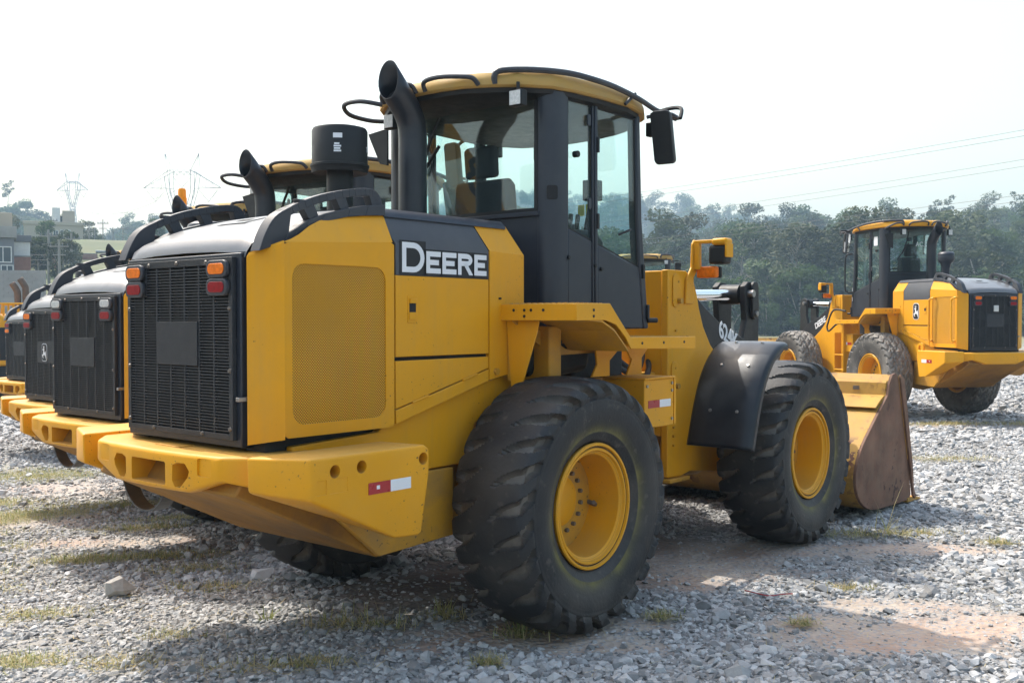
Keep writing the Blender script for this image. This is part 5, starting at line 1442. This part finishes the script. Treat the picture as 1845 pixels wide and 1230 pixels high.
house('house', 80, 107, 112, zpx(492,112), zpx(455,112), 6, 'brick', 'small unfinished brick building between the utility poles', .12, 'concrete', .05, ((.3,.5,.4,.7),))
house('house', 180, 228, 130, zpx(470,130), zpx(455,130), 8, 'whitepaint', 'low pale shed with a metal roof beyond the second loader', .2, 'lattice', .3, ())
house('house', 142, 175, 122, zpx(480,122), zpx(458,122), 6, 'brick', 'low brick wall building right of the utility poles', .1, 'concrete', .05, ())
# concrete block boundary wall, course by course
a, b = w_at(-60, 66), w_at(80, 66); wl = empty('boundary_wall', (0, 66, 0))
zt, zb = zpx(487,66), zpx(536,66)
MB().box(a.x, b.x, .03, .3, -1, zt).build('wall_core', M['concrete'], wl)
bwid = .62; rows = 8; bh = (zt-zb)/rows
bme = MB().box(0, bwid-.03, 0, .25, 0, bh-.03).mesh('block'); bme.materials.append(M['concrete'])
for r_ in range(rows):
    x = a.x + (bwid/2 if r_ % 2 else 0)
    while x + bwid < b.x + .1:
        if x > a.x + 1.6:
            o = bpy.data.objects.new('block', bme); COL.objects.link(o); o.parent = wl; o.location = (x, 0, zb + r_*bh)
        x += bwid
tag(wl, 'grey concrete block wall along the yard edge below the houses', 'wall')

# ------------------------------------------------------------------ poles, pylons, wires
pole_px = [(89,100,414,505,'stout concrete utility pole nearest the brick building'),(130,104,420,505,'stout concrete utility pole in front of the block house'),(162,150,398,455,'tall slim utility pole right of the beige building'),
           (94,140,390,450,'slim utility pole in front of the beige building'),(108,96,432,500,'thin post between the two stout utility poles'),(78,110,428,500,'thin post left of the stout utility poles'),(172,160,410,450,'short slim pole on the green slope'),
           (187,165,396,452,'utility pole beside the shrub on the green slope'),(205,170,410,450,'faint pole on the slope right of the shrub'),(223,160,405,455,'utility pole just left of the black precleaner')]
for px, y, p0, p1, lab in pole_px:
    q = w_at(px, y); o = empty('utility_pole', (q.x, y, 0)); r_ = .16 if 'stout' in lab else .10
    MB().tube([(0,0,zpx(p1,y)-2),(0,0,zpx(p0,y))], [r_, r_*.75], 8).build('post', M['pole'], o)
    if 'stout' in lab or 'utility' in lab:
        m = MB().box(-.9,.9,-.06,.06,zpx(p0,y)-.7,zpx(p0,y)-.58); m.box(-.6,.6,-.05,.05,zpx(p0,y)-1.5,zpx(p0,y)-1.4); m.build('crossarm', M['pole'], o)
        m = MB()
        for x in (-.8,-.3,.3,.8): m.cyl((x,0,zpx(p0,y)-.58),(x,0,zpx(p0,y)-.38), .05, 6)
        m.build('insulators', M['slate'], o)
        if 'block house' in lab: MB().cyl((-.45,-.3,zpx(p0,y)-3.2),(-.45,-.3,zpx(p0,y)-2.2), .3, 10).build('transformer', M['slate'], o)
    tag(o, lab, 'pole', 'poles on the left slope')
def wire(p, q, sag, r, label):
    pts = [tuple(Vector(p).lerp(Vector(q), t) - Vector((0,0,4*sag*t*(1-t)))) for t in np.linspace(0, 1, 17)]
    tag(MB().tube(pts, r, 4).build('power_line', M['wire']), label, 'power line', 'overhead lines')
def wp(px, py, y): q = w_at(px, y); return (q.x, y, zpx(py, y))
k = 0
for (x0, y0_, d0), (x1, y1_, d1), sg, nm in (((600,405,170),(2000,208,60),1.2,'upper power line of the top pair crossing the sky behind the mirror'),((600,412,170),(2000,219,60),1.2,'lower power line of the top pair crossing the sky behind the mirror'),
        ((600,445,190),(2000,262,70),1.4,'upper power line of the middle pair crossing above the forest'),((600,452,190),(2000,275,70),1.4,'lower power line of the middle pair crossing above the forest'),
        ((600,470,190),(2000,331,75),1.2,'upper power line of the bottom pair passing the yellow cab roof'),((600,475,190),(2000,343,75),1.2,'lower power line of the bottom pair passing the yellow cab roof')):
    wire(wp(x0,y0_,d0), wp(x1,y1_,d1), sg, .013, nm)
for (px0, py0, px1, py1, y, nm) in ((-60,452,260,458,102,'highest distribution line between the utility poles at the left'),(-60,462,260,466,102,'middle distribution line between the utility poles at the left'),(-60,470,260,474,102,'lowest distribution line between the utility poles at the left')):
    wire(wp(px0,py0,y), wp(px1,py1,y), .3, .02, nm)
def pylon(px, y, base, top, armw, label):
    q = w_at(px, y); o = empty('pylon', (q.x, y, 0), R.uniform(-.1,.1)); z0, z1 = zpx(base,y), zpx(top,y); H = z1-z0; S = armw/2
    fr = MB(); r_ = .085*y/250
    def seg(a, b, m=fr, k=1.0): m.tube([a, b], r_*k, 4)
    zw = z0 + H*.42; zs = z0 + H*.72; zt = z0 + H*.86; ww = S*.13; ws = S*.37; wt = S*.33
    def ring(w, z): return [(-w,-w*.6,z),(w,-w*.6,z),(w,w*.6,z),(-w,w*.6,z)]
    b0 = ring(S*.30, z0-4); b1 = ring(ww, zw)
    for k in range(4): seg(b0[k], b1[k]); seg(b1[k], b1[(k+1)%4])
    for t0, t1 in ((0,.3),(.3,.55),(.55,.78),(.78,1)):
        for k in range(4):
            a = Vector(b0[k]).lerp(Vector(b1[k]), t0); b = Vector(b0[(k+1)%4]).lerp(Vector(b1[(k+1)%4]), t1); seg(a, b, fr, .6); a = Vector(b0[(k+1)%4]).lerp(Vector(b1[(k+1)%4]), t0); b = Vector(b0[k]).lerp(Vector(b1[k]), t1); seg(a, b, fr, .6)
    for s in (-1, 1):      # splayed window legs
        for yy in (-.4, .4):
            seg((s*ww, yy*ww, zw), (s*ws, yy*ws, zs)); seg((s*ww*.1, yy*ww, zw+H*.03), (s*ws*.72, yy*ws, zs-H*.04)); seg((s*ws*.72, yy*ws, zs-H*.04), (s*wt*.80, yy*wt, zt)); seg((s*ws, yy*ws, zs), (s*S*.42, yy*wt, zt-H*.03))
            for t in (.25,.5,.75): seg(Vector((s*ww,yy*ww,zw)).lerp(Vector((s*ws,yy*ws,zs)), t), Vector((s*ww*.1,yy*ww,zw+H*.03)).lerp(Vector((s*ws*.72,yy*ws,zs-H*.04)), min(1,t+.12)), fr, .6)
    fr.build('tower_frame', M['lattice'], o)
    ar = MB()
    for yy in (-.4, .4):
        seg((-wt*.8, yy*wt, zt), (wt*.8, yy*wt, zt), ar); seg((-wt*.8, yy*wt, zt-H*.03), (wt*.8, yy*wt, zt-H*.03), ar, .7)
        for k in range(6):
            x0 = -wt*.8 + k*wt*1.6/6; seg((x0, yy*wt, zt-(H*.03 if k % 2 else 0)), (x0+wt*1.6/6, yy*wt, zt-(0 if k % 2 else H*.03)), ar, .6)
        for s in (-1, 1):
            seg((s*ws*.72, yy*ws, zs), (s*S, 0, zs), ar); seg((s*S*.42, yy*wt, zt-H*.03), (s*S, 0, zs), ar); seg((s*S*.42, yy*wt, zt-H*.03), (s*wt*.8, yy*wt, zt), ar)
            for t in (.3,.6): seg(Vector((s*ws,yy*ws,zs)).lerp(Vector((s*S,0,zs)), t), Vector((s*S*.42,yy*wt,zt-H*.03)).lerp(Vector((s*S,0,zs)), t), ar, .6)
            seg((s*S*.42, yy*wt, zt-H*.03), (s*S*.44, 0, z1), ar, .7); seg((s*wt*.8, yy*wt, zt), (s*S*.44, 0, z1), ar, .7)
    ar.build('crossarms', M['lattice'], o)
    ins = MB()
    for x in (-S*.68, 0, S*.68):
        zh = zs if x else zt - H*.03; d = S*.24
        seg((x-d, 0, zh-H*.02), (x, 0, zh-H*.11), ins, .7); seg((x+d, 0, zh-H*.02), (x, 0, zh-H*.11), ins, .7)
    ins.build('insulator_strings', M['lattice'], o)
    tag(o, label, 'pylon', 'power pylons')
    return [(q.x+x, y, (zs if x else zt-H*.03)-H*.11) for x in (-S*.68, 0, S*.68)]
p1 = pylon(133, 420, 425, 312, 60/1821*420, 'smaller power pylon above the beige building')
p2 = pylon(330, 260, 500, 277, 141/1821*260, 'larger power pylon rising above the second loader')
for k, nm in enumerate(('left','middle','right')):
    wire(p1[k], p2[k], 5, .04, '%s conductor strung between the two pylons' % nm)
    wire(p2[k], (p2[k][0]+60, 120, p2[k][2]+20), 3, .03, '%s conductor running from the larger pylon over the yard' % nm)

# ------------------------------------------------------------------ other machine at the left edge
E_ = empty('excavator', (-13.25, 27.5, -.4), math.radians(12)); tag(E_, 'yellow excavator with twin rusty exhaust pipes at the left edge', 'excavator')
MB().prism([(-3.4,1.0),(.0,1.0),(.25,1.4),(.25,2.05),(-.3,2.35),(-3.4,2.35)], 'y', -1.35, 1.35).build('engine_house', M['yellow'], E_, .05)
MB().box(-.28,.15,-1.362,-1.354,1.15,2.0).build('side_screen', M['dark'], E_)
MB().box(-1.9,-.45,-1.375,-1.352,1.12,2.2).build('side_door', M['yellow'], E_, .02)
MB().box(-.75,-.58,-1.380,-1.376,1.55,1.70).build('warning_label', M['yellowlabel'], E_)
MB().box(-3.2,-.1,-1.3,1.3,.75,1.0).build('turntable', M['dark'], E_, .03)
for s in (1,-1):
    MB().prism([(-3.6,.35),(-3.2,.02),(.2,.02),(.6,.35),(.5,.65),(.2,.8),(-3.2,.8),(-3.55,.65)], 'y', s*.85, s*1.4).build('track', M['black'], E_, .05)
for x, h in ((-.10,3.18),(.10,3.30)):
    m = MB().tube(bez([(x,-.3,2.1),(x,-.3,h-.35),(x-.03,-.3,h-.18),(x-.14,-.3,h)], 4), .085, 14, cap=False); o = m.build('exhaust_pipe', M['rustpipe'], E_)
    so = o.modifiers.new('wall', 'SOLIDIFY'); so.thickness = .01
m = MB()
for y in (-1.2,1.2): m.tube([(-.9,y,2.35),(-.9,y,2.62),(.25,y,2.62),(.25,y,2.0)], .03, 6)
m.build('guard_rail', M['yellow'], E_)
m = MB()
for k in range(9): m.box(-.85+k*.12, -.80+k*.12, -1.2, -1.17, 2.1, 2.6)
m.build('guard_slats', M['yellow'], E_)
MB().prism([(-3.4,2.35),(-2.0,2.35),(-1.9,3.2),(-2.1,3.6),(-3.3,3.6)], 'y', .2, 1.3).build('cab', M['charcoal'], E_, .06)
MB().box(-3.2,-2.2,.19,.198,2.6,3.45).build('cab_window', M['windowglass'], E_)

J = empty('excavator', (-10.5, 3.3, -.3), math.radians(75)); tag(J, 'yellow excavator with a raised boom mirrored in the rear window of the nearest loader', 'excavator')
MB().prism([(-2.6,1.0),(1.2,1.0),(1.3,1.6),(1.2,2.2),(-2.4,2.3),(-2.7,1.7)], 'y', -1.3, 1.3).build('engine_house', M['yellow'], J, .06)
MB().prism([(-.1,2.2),(1.4,1.2),(1.55,2.6),(1.2,3.1),(-.1,3.1)], 'y', .35, 1.3).build('cab', M['charcoal'], J, .06)
MB().box(.1,1.1,.34,.348,2.3,2.95).build('cab_window', M['windowglass'], J)
for s in (1,-1): MB().prism([(-2.2,.35),(-1.8,.02),(1.8,.02),(2.2,.35),(2.1,.65),(1.8,.85),(-1.8,.85),(-2.15,.65)], 'y', s*.8, s*1.4).build('track', M['black'], J, .05)
MB().prism([(1.0,1.5),(1.4,1.5),(2.2,3.6),(3.0,4.9),(4.6,5.5),(4.6,5.9),(2.8,5.5),(1.7,4.0)], 'y', -.28, .22).build('boom', M['yellow'], J, .04)
MB().prism([(4.2,5.95),(4.75,5.95),(5.3,3.4),(5.35,2.7),(5.05,2.7),(4.3,5.2)], 'y', -.24, .18).build('dipper_arm', M['yellow'], J, .03)
MB().prism([(5.0,2.75),(5.4,2.75),(5.6,2.0),(5.1,1.5),(4.4,1.7),(4.7,2.3)], 'y', -.6, .55).build('digging_bucket', M['black'], J, .03)
MB().tube([(2.2,-.03,3.2),(3.4,-.03,5.9)], .09, 10).build('boom_cylinder', M['chrome'], J)
tm = text_mesh('JCB', .55, .004, 0, .02); place_mesh('boom_lettering', tm, M['black'], J, frame((2.05,-.285,3.85), (.55,0,.83), (-.83,0,.55)))

# ------------------------------------------------------------------ haze
hz_ = MB().box(-1900, 1900, -1900, 1900, -4, 95).build('haze', M['dark']); tag(hz_, kind='stuff', label='thin bluish haze filling the valley air', cat='haze')
hm = bpy.data.materials.new('valley_haze'); hm.use_nodes = True; hn = hm.node_tree
hn.nodes.remove(hn.nodes['Principled BSDF'])
pvn = hn.nodes.new('ShaderNodeVolumePrincipled'); pvn.inputs['Color'].default_value = (.58,.80,1,1); pvn.inputs['Density'].default_value = .0009; pvn.inputs['Anisotropy'].default_value = 0.0
hn.links.new(pvn.outputs[0], hn.nodes['Material Output'].inputs['Volume'])
hz_.data.materials[0] = hm
